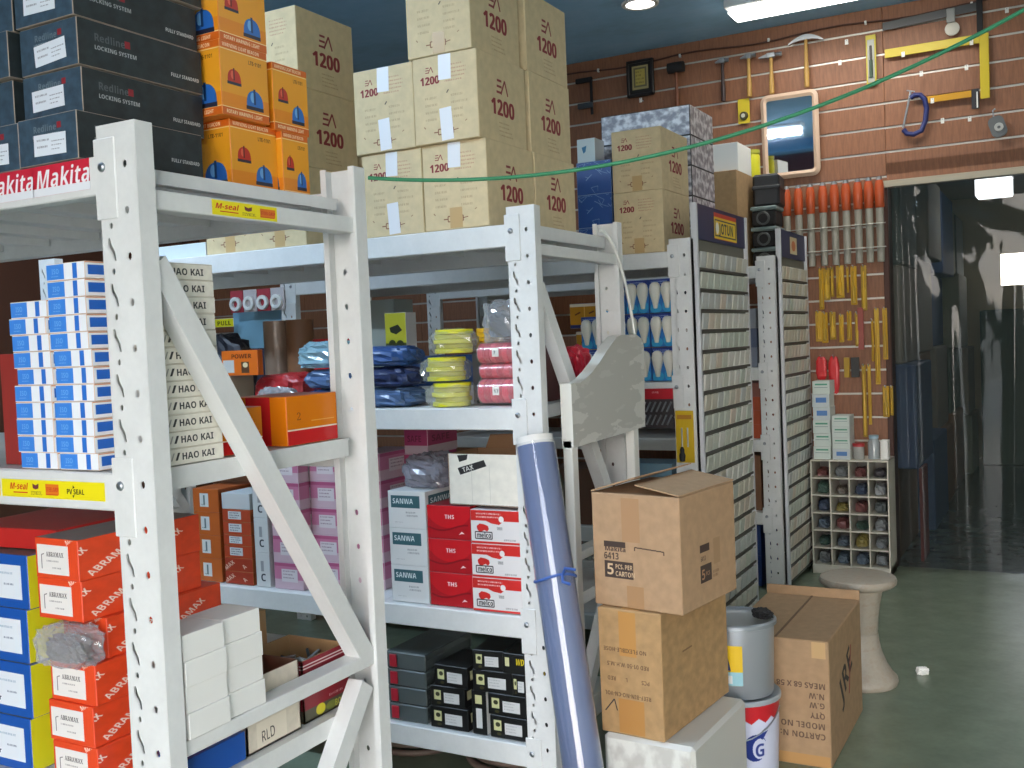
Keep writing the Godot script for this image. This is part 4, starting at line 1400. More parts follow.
	for c in 3:
		for k in 5:
			put("pink_box", colx[c], 0.647 + 0.105 * k, 3.04 + 0.06 * c, Vector3(0.145, 0.1045, 0.24), [pkm, pkm, pkp, pkm, pkm, pkp, pkp], "pale pink box, %s column from the white tubes, %s" % [["first", "second", "third"][c], level_word(k, 5)], "box", "pale pink boxes")
	for k in 6:
		put("magenta_box", -2.2 + 0.005 * (k % 2), 0.647 + 0.101 * k, 3.32, Vector3(0.11, 0.1, 0.22), [pkm2, pkm2, pkp, pkm2, pkm2, pkp, pkp], "magenta and white box behind the teal-panel boxes, %s" % level_word(k, 6), "box", "magenta boxes")
	# orange-brown boxes with white tags
	var ot := sheet(128, 96, rgb(184, 92, 34))
	rect(ot, 34, 18, 44, 58, rgb(206, 210, 208))
	line(ot, Vector2(56, 26), Vector2(56, 66), 8, rgb(90, 110, 110))
	scribble(ot, 40, 64, 30, 1, 6, 5, rgb(70, 80, 80), 191, 0.8)
	var otm := tex_mat(ot, 0.5)
	var otp := mat(rgb(170, 84, 34), 0.55)
	for k in 4:
		put("tagged_orange_box", -3.035, 0.647 + 0.0955 * k, 3.04, Vector3(0.142, 0.095, 0.22), [otm, otp, otp, otp, otp, otp, otp], "dull orange box with a white tag, %s of its column" % level_word(k, 4), "box", "dull orange tagged boxes")
	var os := sheet(128, 60, rgb(176, 66, 34))
	rect(os, 26, 8, 60, 42, rgb(200, 204, 204))
	scribble(os, 32, 14, 46, 3, 12, 6, rgb(80, 80, 90), 192, 0.8)
	var osm := tex_mat(os, 0.5)
	var od := sheet(128, 60, rgb(160, 54, 30))
	txt(od, "MAX", 4, 60, 26, rgb(220, 190, 170), "sansb", 1.0, -0.7)
	txt(od, "A", 90, 50, 26, rgb(220, 190, 170), "sansb", 1.0, -0.7)
	var odm := tex_mat(od, 0.5)
	var yy := 0.647
	for k in 7:
		var hh: float = [0.052, 0.055, 0.05, 0.045, 0.052, 0.05, 0.065][k]
		var mm: Material = odm if k < 2 else (osm if k < 6 else mat(rgb(198, 200, 200), 0.5))
		put("slim_orange_box", -2.868, yy, 3.04, Vector3(0.15, hh - 0.001, 0.22), [mm, mm if k == 6 else otp, mm if k == 6 else otp, otp, otp, otp, mm if k == 6 else otp], "slim %s box between tagged orange boxes and white tubes, %s" % ["white" if k == 6 else "rust-orange", level_word(k, 7)], "box", "slim rust-orange boxes")
		yy += hh
	var wt := sheet(64, 128, rgb(206, 206, 204))
	line(wt, Vector2(30, 30), Vector2(30, 70), 14, rgb(150, 150, 152))
	txt(wt, "C", 20, 108, 40, rgb(40, 44, 50), "sansb")
	var wtm := tex_mat(wt, 0.5)
	for k in 3:
		put("white_tube_box", -2.78, 0.647 + 0.137 * k, 3.04, Vector3(0.072, 0.136, 0.2), [wtm, swp, swp, swp, swp, swp, swp], "narrow upright white box beside the pink boxes, %s" % level_word(k, 3), "box", "narrow white boxes")

	# lowest shelf
	var orgm := clear_mat(rgb(96, 104, 104), 0.78, 0.2)
	for k in 4:
		var t := thing("parts_organizer", V(-2.147, 0.202 + 0.0640 * k, 3.2), 0, "smoky grey plastic parts organizer with red latch, %s" % level_word(k, 4), "organizer", "grey parts organizers")
		part("case", mesh_box(Vector3(0.172, 0.062, 0.33), orgm, 0.004), t)
		part("latch", mesh_box(Vector3(0.03, 0.045, 0.006), mat(rgb(180, 36, 52), 0.4), 0.001), t, Vector3(-0.052, 0.008, 0.168))
		part("tray", mesh_box(Vector3(0.16, 0.03, 0.31), mat(rgb(70, 66, 66), 0.6), 0.001), t, Vector3(0, 0.006, 0))
	var bk := sheet(224, 110, rgb(24, 24, 24))
	rect(bk, 20, 22, 46, 54, rgb(206, 204, 150))
	ell(bk, 44, 44, 14, 12, rgb(60, 60, 40))
	rect(bk, 86, 32, 104, 58, rgb(206, 206, 204))
	scribble(bk, 94, 42, 88, 3, 15, 5, rgb(150, 150, 150), 201, 0.7)
	ell(bk, 50, 92, 14, 8, rgb(70, 66, 40))
	var bks := sheet(224, 110, rgb(26, 26, 26))
	txt(bks, "WD", 120, 60, 50, rgb(220, 196, 30), "sansb", 1.0, 0.0, 1.0, 0.2)
	rect(bks, 20, 22, 40, 50, rgb(200, 198, 150))
	var bkm := tex_mat(bk, 0.35)
	var bksm := tex_mat(bks, 0.35)
	var bkp := mat(rgb(28, 28, 28), 0.4)
	var bmats := [bkm, bksm, bkp, bkp, bkp, bkp, bkp]
	var bl := [[-1.885, 0.202, 0.158, 0.078, 0.0, "bottom of the column by the organizers"], [-1.90, 0.281, 0.14, 0.074, 0.03, "middle of the column by the organizers"], [-1.878, 0.356, 0.14, 0.076, -0.02, "top of the column by the organizers"],
		[-1.645, 0.202, 0.15, 0.078, 0.0, "bottom of the column by the upright"], [-1.65, 0.281, 0.15, 0.076, 0.0, "second of the column by the upright"], [-1.706, 0.358, 0.155, 0.076, 0.04, "bridging the two columns"], [-1.645, 0.358, 0.055, 0.076, 0.0, "short one against the upright"],
		[-1.748, 0.435, 0.115, 0.07, 0.12, "tilted one on top beside the yellow lettering"]]
	for q in bl:
		put("black_drill_box", q[0], q[1], 3.03, Vector3(q[2], q[3], 0.2), bmats, "black box with white label, %s" % q[5], "box", "black labelled boxes", q[4])
	put("black_drill_box", -1.64, 0.435, 3.03, Vector3(0.095, 0.07, 0.2), [bksm, bkp, bkp, bkp, bkp, bkp, bkp], "black box showing large yellow letters, topmost by the upright", "box", "black labelled boxes", 0.0)
	var vm := sheet(110, 224, rgb(24, 24, 24))
	rect(vm, 26, 20, 54, 46, rgb(206, 204, 150))
	rect(vm, 30, 90, 48, 104, rgb(206, 206, 204))
	put("black_drill_box", -1.812, 0.202, 3.03, Vector3(0.058, 0.155, 0.2), [tex_mat(vm, 0.35), M.paper, bkp, bkp, bkp, bkp, bkp], "black box standing on end between the two columns", "box", "black labelled boxes", 0.03)
	# coiled pipe on the floor under the shelf
	for k in 3:
		var c := Build.new()
		var col := mat(rgb(120, 100, 88), 0.5)
		for j in 4:
			var path := []
			for i in 33:
				var a := TAU * i / 32.0
				path.append(Vector3(cos(a) * (0.2 - 0.02 * (j % 2)), 0.012 + 0.024 * j, sin(a) * (0.2 - 0.02 * (j % 2))))
			c.tube(col, path, 0.0125, 8, false)
		solid("pipe_coil", c.done(), V(-1.86 - 0.46 * k, 0.002, 3.36), 0, "flat coil of brown pipe on the floor, %s from the rack end" % ["first", "second", "third"][k], "pipe coil", "brown pipe coils")

# ---------------------------------------------------------------- goods on the third and fourth racks
func marbled(w: int, h: int, a: Color, b: Color, seed_: int, freq: float, sharp: float) -> Image:
	var n := FastNoiseLite.new()
	n.seed = seed_
	n.frequency = freq
	n.fractal_octaves = 4
	var im := sheet(w, h, a)
	for y in h:
		for x in w:
			im.set_pixel(x, y, a.lerp(b, clampf(0.5 + n.get_noise_2d(x, y) * sharp, 0, 1)))
	return im

func stock_c() -> void:
	# on top
	for k in 2:
		ea_carton(-1.668, 1.972 + 0.2965 * k, 4.625, "beige carton with red numbers above the card display, %s" % ["lower one", "upper one"][k], "beige cartons above the card display", 4, 0.0, Vector3(0.252, 0.2955, 0.385))
	var bl := sheet(128, 110, rgb(40, 82, 150))
	var r := RandomNumberGenerator.new()
	r.seed = 12
	for k in 9:
		var p := Vector2(r.randf() * 128, r.randf() * 110)
		for j in 4:
			var q := p + Vector2(r.randf_range(-26, 26), r.randf_range(-20, 20))
			line(bl, p, q, 1.6, rgb(150, 180, 214), 0.8)
			p = q
	var blm := tex_mat(bl, 0.4)
	for k in 3:
		put("blue_pattern_box", -2.0, 1.972 + 0.1665 * k, 4.8, Vector3(0.19, 0.166, 0.22), [blm, blm, mat(rgb(40, 82, 150), 0.5), blm, blm, blm, mat(rgb(150, 176, 210), 0.5)], "blue box with crackled pale lines beside the beige cartons, %s" % level_word(k, 3), "box", "blue crackle-pattern boxes")
	var wv := sheet(64, 64, rgb(214, 226, 222))
	pgon(wv, PackedVector2Array([Vector2(16, 22), Vector2(34, 18), Vector2(30, 34), Vector2(22, 38)]), rgb(60, 130, 170))
	put("white_logo_box", -2.10, 2.4725, 4.84, Vector3(0.1, 0.125, 0.12), [tex_mat(wv, 0.5), M.paper, M.paper, M.paper, M.paper, M.paper], "small white box with a blue mark on the crackle-pattern boxes", "box")
	var cm := tex_mat(marbled(256, 96, rgb(124, 124, 134), rgb(222, 224, 228), 91, 0.03, 1.4), 0.3)
	var cp := mat(rgb(44, 44, 48), 0.4)
	for k in 5:
		put("silver_marbled_box", -1.662, 1.972 + 0.154 * k, 5.05, Vector3(0.49, 0.1535, 0.38), [cm, cm, cm, cm, cm, cp, cp], "silver grey marbled box behind the beige cartons, %s" % level_word(k, 5), "box", "silver marbled boxes", 0.0, 0.004)

	# bulb packs on the middle shelf
	var card := sheet(160, 220, rgb(52, 120, 190))
	rect(card, 0, 0, 160, 44, rgb(44, 60, 130))
	ell(card, 40, 190, 40, 34, rgb(60, 160, 206))
	ell(card, 120, 180, 36, 40, rgb(60, 160, 206))
	scribble(card, 10, 12, 120, 2, 14, 7, rgb(190, 210, 236), 211, 0.8)
	var cmm := tex_mat(card, 0.3)
	var bulb_m := mat(rgb(222, 218, 204), 0.35)
	var bb := Build.new()
	bb.lathe(bulb_m, [Vector2(0.0, -0.047), Vector2(0.009, -0.045), Vector2(0.012, -0.028), Vector2(0.017, -0.01), Vector2(0.0235, 0.012), Vector2(0.026, 0.032), Vector2(0.021, 0.05), Vector2(0.012, 0.058), Vector2(0.0, 0.06)], 16)
	var bulb := bb.done()
	var px := [-1.7, -1.822, -1.944, -2.066]
	for c in 4:
		for k in 3:
			if k == 2 and c == 3:
				continue
			var y := 1.357 + 0.164 * k
			var t := thing("bulb_pack", V(px[c], y + 0.001, 4.668), 0, "blue blister pack of two white bulbs, %s row, %s column from the upright" % [["bottom", "middle", "top"][k], ["first", "second", "third", "fourth"][c]], "bulb pack", "light bulb packs")
			part("card", mesh_box(Vector3(0.118, 0.16, 0.05), [cmm, mat(rgb(44, 70, 140), 0.4), mat(rgb(44, 70, 140), 0.4), cmm, cmm, cmm], 0.001), t)
			for j in 2:
				part("bulb", bulb, t, Vector3(-0.029 + 0.058 * j, 0.075, 0.03)).scale = Vector3(1.12, 1.2, 0.9)
	put("dark_bulb_carton", -1.66, 1.357 + 0.33, 4.76, Vector3(0.2, 0.16, 0.2), mat(rgb(40, 48, 84), 0.5), "dark blue carton behind the top row of bulb packs", "box")
	# drill bit card hanging below the shelf
	var db := thing("drill_bit_card", V(-1.718, 1.135, 4.578), 0, "red-headed card of twist drill bits hanging under the bulb packs", "drill set")
	part("backing", mesh_box(Vector3(0.166, 0.19, 0.006), mat(rgb(58, 52, 54), 0.5), 0.001), db)
	var hd := sheet(160, 40, rgb(190, 32, 44))
	scribble(hd, 60, 10, 50, 1, 8, 8, rgb(236, 206, 206), 221, 0.9)
	part("header", mesh_box(Vector3(0.166, 0.05, 0.008), tex_mat(hd, 0.4), 0.001), db, Vector3(0, 0.14, 0.001))
	for row in 2:
		for k in 6:
			var b := Build.new()
			var x := -0.066 + 0.026 * k
			b.tube(M.zinc, [Vector3(x - 0.012, 0.018 + 0.062 * row, 0.008), Vector3(x + 0.012, 0.065 + 0.062 * row, 0.008)], 0.0045, 6)
			part("drill_bit", b.done(), db)
	# yellow carded screwdriver on the upright
	var yc := thing("yellow_tool_card", V(-1.582, 0.975, 4.574), 0, "yellow card with a black handled screwdriver on the rack upright", "tool card")
	part("card", mesh_box(Vector3(0.088, 0.245, 0.004), mat(rgb(204, 168, 26), 0.4), 0.001), yc)
	part("header", mesh_box(Vector3(0.07, 0.02, 0.002), mat(rgb(176, 120, 40), 0.4), 0.0), yc, Vector3(0, 0.205, 0.003))
	for k in 2:
		var b := Build.new()
		b.tube(M.zinc, [Vector3(-0.012 + 0.028 * k, 0.075, 0.008), Vector3(-0.012 + 0.028 * k, 0.165, 0.008)], 0.004, 8)
		part("blade", b.done(), yc)
	var hb := Build.new()
	hb.lathe(M.dark, [Vector2(0, 0.004), Vector2(0.013, 0.008), Vector2(0.015, 0.035), Vector2(0.01, 0.05), Vector2(0.011, 0.062), Vector2(0.006, 0.075), Vector2(0, 0.076)], 12, Vector3(-0.012, 0, 0.012))
	part("handle", hb.done(), yc)
	# lower shelf
	for k in 3:
		put("pale_shelf_box", -1.66 - 0.005 * k, 0.647 + 0.105 * k, 4.62, Vector3(0.26, 0.104, 0.2), mat([rgb(150, 150, 150), rgb(176, 182, 186), rgb(120, 150, 164)][k], 0.5), "%s box behind the stacked parcels, %s" % [["grey", "pale grey", "blue-grey"][k], level_word(k, 3)], "box", "grey boxes behind the parcels")
	put("brown_shelf_box", -1.98, 0.647, 4.62, Vector3(0.36, 0.28, 0.26), mat(rgb(104, 72, 54), 0.7), "dark brown carton beside the grey boxes behind the parcels", "box")
	# orange cards and odds on the middle shelf
	var oc := sheet(128, 96, rgb(200, 140, 26))
	rect(oc, 0, 0, 128, 12, rgb(226, 214, 190))
	rect(oc, 0, 84, 128, 12, rgb(40, 50, 110))
	rect(oc, 62, 12, 4, 72, rgb(236, 190, 90))
	line(oc, Vector2(22, 44), Vector2(46, 34), 6, rgb(110, 60, 20))
	line(oc, Vector2(84, 40), Vector2(106, 32), 6, rgb(110, 60, 20))
	var ocm := tex_mat(oc, 0.35)
	for k in 2:
		put("orange_card_pack", [-2.045, -2.075][k], [1.558, 1.70][k] - 0.07, 4.75, Vector3(0.16, 0.125, 0.05), [ocm, ocm, ocm, ocm, ocm, ocm], "orange printed card pack on the carton beside the bulb packs, %s" % ["lower one", "upper one"][k], "pack", "orange card packs", 0.06)
	put("dark_stand_carton", -2.03, 1.357, 4.70, Vector3(0.3, 0.128, 0.3), mat(rgb(70, 74, 84), 0.6), "dark grey carton under the orange card packs", "box")
	solid("grey_plastic_sack", blob(mat(rgb(140, 146, 146), 0.4), Vector3(0.2, 0.3, 0.2), 231, 0.4, 2.0), V(-2.46, 1.357, 4.74), 0, "pale grey plastic sack beside the orange card packs", "bag")
	# jar standing on a white box, lowest shelf
	put("white_stand_box", -2.085, 0.202, 4.62, Vector3(0.14, 0.26, 0.14), mat(rgb(216, 212, 208), 0.6), "white box on the lowest shelf under the glass jar", "box")
	var jt := thing("glass_jar", V(-2.145, 0.463, 4.69), 0, "clear round topped glass jar standing on a white box", "jar")
	var jb := Build.new()
	jb.lathe(clear_mat(rgb(190, 200, 200), 0.4, 0.06), [Vector2(0, 0.0), Vector2(0.044, 0.0), Vector2(0.046, 0.03), Vector2(0.052, 0.07), Vector2(0.048, 0.11), Vector2(0.03, 0.14), Vector2(0.0, 0.148)], 20)
	part("glass", jb.done(), jt)
	part("base_ring", mesh_box(Vector3(0.07, 0.018, 0.07), M.paper, 0.006), jt, Vector3(0, 0.001, 0))
	solid("blue_wire_bundle", blob(mat(rgb(52, 70, 96), 0.4), Vector3(0.3, 0.34, 0.26), 233, 0.5, 2.4), V(-2.42, 0.202, 4.76), 0, "dark blue bundle of wire beside the glass jar", "bundle")
	# goods hung on the far bay, seen through the first rack
	var yb := sheet(96, 40, rgb(226, 214, 30))
	txt(yb, "PULL", 10, 32, 28, rgb(70, 70, 20), "sansb", 1.1)
	put("yellow_pull_tag", -4.37, 1.735, 4.578, Vector3(0.15, 0.05, 0.003), [tex_mat(yb, 0.4), M.paper, M.paper, M.paper, M.paper, M.paper], "yellow tag with bold lettering hanging below the tape rolls", "tag")
	for k in 4:
		var t := thing("hanging_tape_pack", V(-4.33 + 0.105 * k, 1.815, 4.574), 0, "red carded roll of white tape, %s along the beam" % ["first", "second", "third", "fourth"][k], "tape pack", "carded tape rolls")
		part("card", mesh_box(Vector3(0.1, 0.13, 0.004), mat(rgb(176, 60, 70), 0.5) if k % 2 == 0 else mat(rgb(200, 190, 190), 0.5), 0.0), t)
		var b := Build.new()
		ring(b, M.paper, Vector3(0, 0.05, 0.014), 0.042, 0.022, 0.02, Basis(Vector3.RIGHT, PI / 2), 20)
		part("roll", b.done(), t)
	put("blue_back_board", -4.02, 1.6, 4.66, Vector3(0.43, 0.23, 0.02), mat(rgb(120, 164, 186), 0.6), "pale blue board behind the carded tape rolls", "board")
	put("blue_board_stand", -3.9, 1.357, 4.66, Vector3(0.6, 0.242, 0.3), mat(rgb(44, 52, 72), 0.6), "navy carton under the pale blue board", "box")
	put("pale_panel_box", -3.5, 1.357, 5.0, Vector3(0.36, 0.5, 0.2), mat(rgb(172, 180, 172), 0.6), "tall pale grey-green carton beside the yellow poster box", "box")
	var yp := sheet(96, 150, rgb(206, 204, 60))
	pgon(yp, PackedVector2Array([Vector2(20, 50), Vector2(60, 40), Vector2(78, 60), Vector2(50, 74), Vector2(24, 66)]), rgb(50, 54, 40))
	rect(yp, 0, 104, 96, 46, rgb(84, 90, 40))
	ell(yp, 30, 106, 16, 14, rgb(60, 66, 30))
	ell(yp, 66, 110, 18, 16, rgb(60, 66, 30))
	put("yellow_poster_box", -3.16, 1.36 + 0.16, 4.62, Vector3(0.14, 0.24, 0.1), [tex_mat(yp, 0.4), M.paper, M.paper, M.paper, M.paper, M.paper], "yellow box with a dark fish-like picture behind the blue bundles", "box")
	put("poster_stand_box", -2.7, 1.357, 4.62, Vector3(0.62, 0.16, 0.2), mat(rgb(46, 76, 124), 0.5), "long blue carton under the yellow poster box", "box")

func stock_d() -> void:
	var tan := grain_mat(rgb(164, 134, 96), 0.07, 0.25, 0.75, Vector3.ONE, 241)
	for k in 2:
		put("tan_carton", -1.754 - 0.006 * k, 1.972 + 0.2985 * k, 6.2, Vector3(0.3, 0.298, 0.6), tan, "tan carton near the slat wall behind the silver boxes, %s" % ["lower one", "upper one"][k], "carton", "tan cartons by the slat wall", 0.0, 0.003)
	put("white_upper_box", -1.763, 2.57, 6.26, Vector3(0.19, 0.175, 0.3), mat(rgb(222, 224, 220), 0.5), "white box on the tan cartons near the slat wall", "box")
	var bt := thing("yellow_bottle", V(-1.80, 2.57, 6.72), 0, "yellow plastic bottle standing on the tan carton beside the mirror", "bottle")
	var b := Build.new()
	b.lathe(mat(rgb(206, 204, 40), 0.35), [Vector2(0, 0), Vector2(0.05, 0), Vector2(0.052, 0.008), Vector2(0.052, 0.15), Vector2(0.046, 0.165), Vector2(0, 0.165)], 20)
	part("body", b.done(), bt)
	b = Build.new()
	b.lathe(mat(rgb(176, 176, 60), 0.4), [Vector2(0.052, 0.165), Vector2(0.052, 0.19), Vector2(0, 0.192)], 20)
	part("cap", b.done(), bt)
	# pumps and a black case at the end of the rack
	var px := -1.655
	for k in 3:
		var t := thing("water_pump", V(px, 1.972 + 0.128 * k, 6.5), 0, "black round-faced pump with a grey top, %s of the stack" % level_word(k, 3), "pump", "black pumps")
		part("housing", mesh_box(Vector3(0.15, 0.1, 0.2), M.dark, 0.012), t)
		part("cover", mesh_box(Vector3(0.165, 0.026, 0.21), mat(rgb(112, 128, 128), 0.5), 0.008), t, Vector3(0, 0.1, 0))
		var rb := Build.new()
		ring(rb, mat(rgb(84, 88, 88), 0.4, 0.3), Vector3(0, 0.05, 0.105), 0.042, 0.03, 0.014, Basis(Vector3.RIGHT, PI / 2), 20)
		part("face_ring", rb.done(), t)
	var ct := thing("black_case", V(-1.655, 1.972 + 0.386, 6.56), 0.1, "black hard case standing on the stacked pumps", "case")
	part("shell", mesh_box(Vector3(0.165, 0.2, 0.24), mat(rgb(34, 36, 40), 0.5), 0.014), ct)
	part("lid", mesh_box(Vector3(0.175, 0.03, 0.25), mat(rgb(40, 42, 46), 0.5), 0.008), ct, Vector3(0, 0.1, 0))
	# goods between the displays
	var gb := [mat(rgb(130, 136, 150), 0.5), mat(rgb(96, 106, 130), 0.5), mat(rgb(150, 154, 160), 0.5)]
	for k in 3:
		put("grey_bottle_box", -1.66, 1.357 + 0.12 * k, 6.18, Vector3(0.3, 0.118, 0.3), gb[k], "grey-blue box behind the rack upright above the orange boxes, %s" % level_word(k, 3), "box", "grey-blue boxes")
	for k in 4:
		put("orange_small_box", -1.65, 0.922 + 0.085 * k, 6.18, Vector3(0.3, 0.084, 0.3), mat(rgb(186, 84, 50), 0.5) if k < 3 else mat(rgb(150, 96, 84), 0.5), "small orange box between the two card displays, %s" % level_word(k, 4), "box", "small orange boxes")
	put("brown_gap_box", -1.66, 0.477, 6.18, Vector3(0.3, 0.34, 0.3), mat(rgb(132, 92, 66), 0.7), "brown carton between the two card displays", "box")
	for k in 2:
		put("blue_crate", -1.68, 0.002 + 0.19 * k, 6.2, Vector3(0.36, 0.188, 0.4), mat(rgb(34, 62, 120), 0.5), "dark blue crate on the floor between the displays, %s" % ["lower one", "upper one"][k], "crate", "dark blue crates")

# ---------------------------------------------------------------- colour card displays on the rack ends
func card_display(d0: float, d1: float, rows: int, label: String, logo: bool) -> void:
	var t := thing("card_display", V(-1.527, 0.02, d0), 0, label, "display stand")
	var L := d1 - d0
	var back := mat(rgb(112, 110, 100), 0.6)
	part("back_panel", _span(Vector3(0, 0, -L), Vector3(0.012, 2.0, 0), back), t)
	for z in [0.0, -L + 0.02]:
		part("side_rail", _span(Vector3(0, 0, z - 0.02), Vector3(0.03, 2.165, z), mat(rgb(206, 206, 208), 0.45)), t)
	var sg := sheet(256, 56, rgb(44, 48, 84))
	if logo:
		rect(sg, 88, 6, 120, 44, rgb(206, 60, 40))
		rect(sg, 88, 13, 120, 36, rgb(236, 200, 40))
		rect(sg, 92, 17, 112, 28, rgb(40, 44, 80))
		rect(sg, 95, 19, 106, 24, rgb(236, 200, 40))
		ell(sg, 104, 31, 8, 10, rgb(240, 240, 236))
		txt(sg, "JOTUN", 114, 40, 25, rgb(40, 44, 80), "sansb", 0.98)
	else:
		rect(sg, 100, 10, 70, 36, rgb(206, 190, 150))
		ell(sg, 135, 28, 20, 11, rgb(196, 110, 60))
	var sm := tex_mat(sg, 0.4)
	var pl := mat(rgb(44, 48, 84), 0.4)
	var b := Build.new()
	b.box(Vector3(0.0, 2.0, -L + 0.02), Vector3(0.02, 2.165, -0.02), [pl, sm, pl, pl, pl, pl])
	var sgn := part("header_sign", b.done(), t)
	sgn.set_meta("label", "navy header sign")
	var tones := [rgb(206, 204, 192), rgb(198, 200, 186), rgb(202, 196, 180), rgb(192, 198, 186), rgb(212, 210, 202), rgb(206, 192, 176), rgb(190, 192, 188)]
	var meshes := []
	var cw := (L - 0.07) / 8.0
	for c in tones:
		var m := mat(c, 0.4)
		var cb := Build.new()
		cb.box(Vector3(-0.004, 0, -cw * 0.405), Vector3(0.008, 0.077, cw * 0.405), m, 0.003)
		meshes.append(cb.done())
	var step := 1.93 / rows
	var r := RandomNumberGenerator.new()
	r.seed = int(d0 * 100)
	for k in rows:
		var y := 0.02 + step * k
		part("tray_rail", _span(Vector3(0.012, y, -L + 0.025), Vector3(0.03, y + 0.012, -0.025), mat(rgb(86, 84, 78), 0.5)), t)
		var row_tone := r.randi_range(0, 6)
		for c in 8:
			var which: int = row_tone if r.randf() < 0.6 else r.randi_range(0, 6)
			part("colour_card", meshes[which], t, Vector3(0.02, y + 0.012, -0.035 - cw * (c + 0.5) - (0.004 if c > 3 else 0.0)), Vector3(0, 0, -0.12 + r.randf_range(-0.02, 0.02)))

func _span(lo: Vector3, hi: Vector3, m, bev := 0.001) -> ArrayMesh:
	var b := Build.new()
	b.box(lo, hi, m, bev)
	return b.done()

func build_panels() -> void:
	card_display(4.592, 5.45, 20, "tall colour card display with a navy yellow-logo header on the rack end", true)
	card_display(6.17, 6.88, 20, "tall colour card display with a plain navy header beside the slat wall", false)

# ---------------------------------------------------------------- things standing in the aisle
func stamp(im: Image, s: String, x: int, y: int, size: int, c: Color, flip: bool) -> void:
	# print upside down when the carton stands on its head
	txt(im, s, x, y, size, c, "sansb", 0.9, PI if flip else 0.0, 0.85)

func build_foreground() -> void:
	# wrapped white parcel, brown carton and drill carton on top
	var wrap := mat(rgb(205, 202, 194), 0.4)
	var wim := marbled(200, 160, rgb(196, 192, 184), rgb(222, 220, 212), 251, 0.02, 1.6)
	var wpm := tex_mat(wim, 0.35)
	var wp := thing("wrapped_parcel", V(-1.128, 0.0, 3.09), -0.05, "film-wrapped white parcel on the floor under the brown carton", "parcel")
	part("body", mesh_box(Vector3(0.30, 0.351, 0.47), [wpm, wrap, wrap, wpm, wrap, wrap], 0.012), wp)
	var bc := cardboard(230, 420, rgb(174, 138, 94), 252, 0.08)
	rect(bc, 76, 4, 64, 150, rgb(186, 134, 70))
	rect(bc, 66, 300, 96, 116, rgb(180, 128, 66))
	var ink := rgb(92, 66, 44)
	for q in [["NO FLEXIBLE-HOSE", 178, 128, 20], ["RED 01-50 W.H.M.S", 186, 178, 20], ["RED", 60, 228, 20], ["L", 104, 228, 18], ["PCS", 186, 228, 20], ["REEF-BIN-NO-CN-VOL", 190, 280, 19]]:
		stamp(bc, q[0], q[1], q[2], q[3], ink, true)
	line(bc, Vector2(14, 350), Vector2(50, 306), 4, rgb(50, 44, 40))
	line(bc, Vector2(50, 306), Vector2(60, 344), 4, rgb(50, 44, 40))
	var bcs := cardboard(420, 420, rgb(174, 138, 94), 253, 0.12)
	rect(bcs, 120, 160, 60, 6, rgb(126, 94, 62))
	var bcm := tex_mat(bc, 0.7)
	var bcsm := tex_mat(bcs, 0.7)
	var a2 := -0.10
	var o := solid("brown_parcel_carton", mesh_box(Vector3(0.216, 0.391, 0.5), [bcm, bcsm, M.carton_tan, bcsm, bcm, M.carton_tan, M.carton_tan], 0.003), V(-1.0856 - 0.108 + 0.028, 0.353, 2.852 + 0.26), a2, "brown carton with upside-down print between the drill carton and wrapped parcel", "carton")
	part("tape", mesh_box(Vector3(0.06, 0.001, 0.48), mat(rgb(186, 140, 80), 0.3), 0.0), o, Vector3(0, 0.391, 0))
	# drill carton
	var dc := cardboard(336, 384, rgb(176, 142, 108), 254, 0.06)
	rect(dc, 116, 10, 70, 150, rgb(172, 132, 94))
	rect(dc, 128, 310, 66, 74, rgb(168, 128, 88))
	rect(dc, 42, 162, 86, 20, rgb(66, 50, 42))
	txt(dc, "Makita", 44, 196, 22, rgb(74, 56, 46), "sansb", 1.15)
	txt(dc, "6413", 40, 224, 32, rgb(70, 54, 44), "sansb", 0.85)
	rect(dc, 42, 230, 114, 58, rgb(64, 48, 42))
	txt(dc, "5", 50, 278, 54, rgb(210, 178, 140), "sansb")
	txt(dc, "PCS. PER", 84, 256, 21, rgb(210, 178, 140), "sansb", 0.8)
	txt(dc, "CARTON", 84, 281, 23, rgb(210, 178, 140), "sansb", 0.85)
	for q in [[164, 176, 276, 182], [164, 176, 164, 188], [276, 182, 276, 194]]:
		line(dc, Vector2(q[0], q[1]), Vector2(q[2], q[3]), 4, rgb(74, 54, 42))
	var ds := cardboard(400, 384, rgb(176, 142, 108), 255, 0.06)
	rect(ds, 130, 180, 70, 26, rgb(70, 52, 44))
	rect(ds, 230, 172, 50, 90, rgb(164, 130, 96))
	txt(ds, "6413", 134, 236, 24, rgb(90, 66, 54), "sansb", 0.7)
	rect(ds, 130, 250, 82, 60, rgb(66, 50, 42))
	txt(ds, "5", 138, 300, 48, rgb(170, 130, 96), "sansb")
	txt(ds, "PCS", 168, 290, 20, rgb(170, 130, 96), "sansb", 0.9)
	scribble(ds, 224, 282, 50, 2, 14, 10, rgb(110, 82, 62), 256, 0.7)
	var dcm := tex_mat(dc, 0.7)
	var dsm := tex_mat(ds, 0.7)
	var a1 := -0.157
	var w := 0.308
	var l := 0.368
	var cx := -1.012 - (w / 2) * cos(a1) + (l / 2) * sin(-a1)
	var cd := 2.852 + (w / 2) * sin(-a1) + (l / 2) * cos(a1)
	var dt := thing("drill_carton", V(cx, 0.746, cd), a1, "brown drill carton with raised flaps on top of the aisle stack", "carton")
	part("body", mesh_box(Vector3(w, 0.352, l), [dcm, dsm, M.card, dsm, dcm, M.card, M.card], 0.003), dt)
	var fm := grain_mat(rgb(176, 142, 108), 0.06, 0.25, 0.75, Vector3.ONE, 257)
	# two long flaps closed at a low angle and a front flap gaping
	var fl := Build.new()
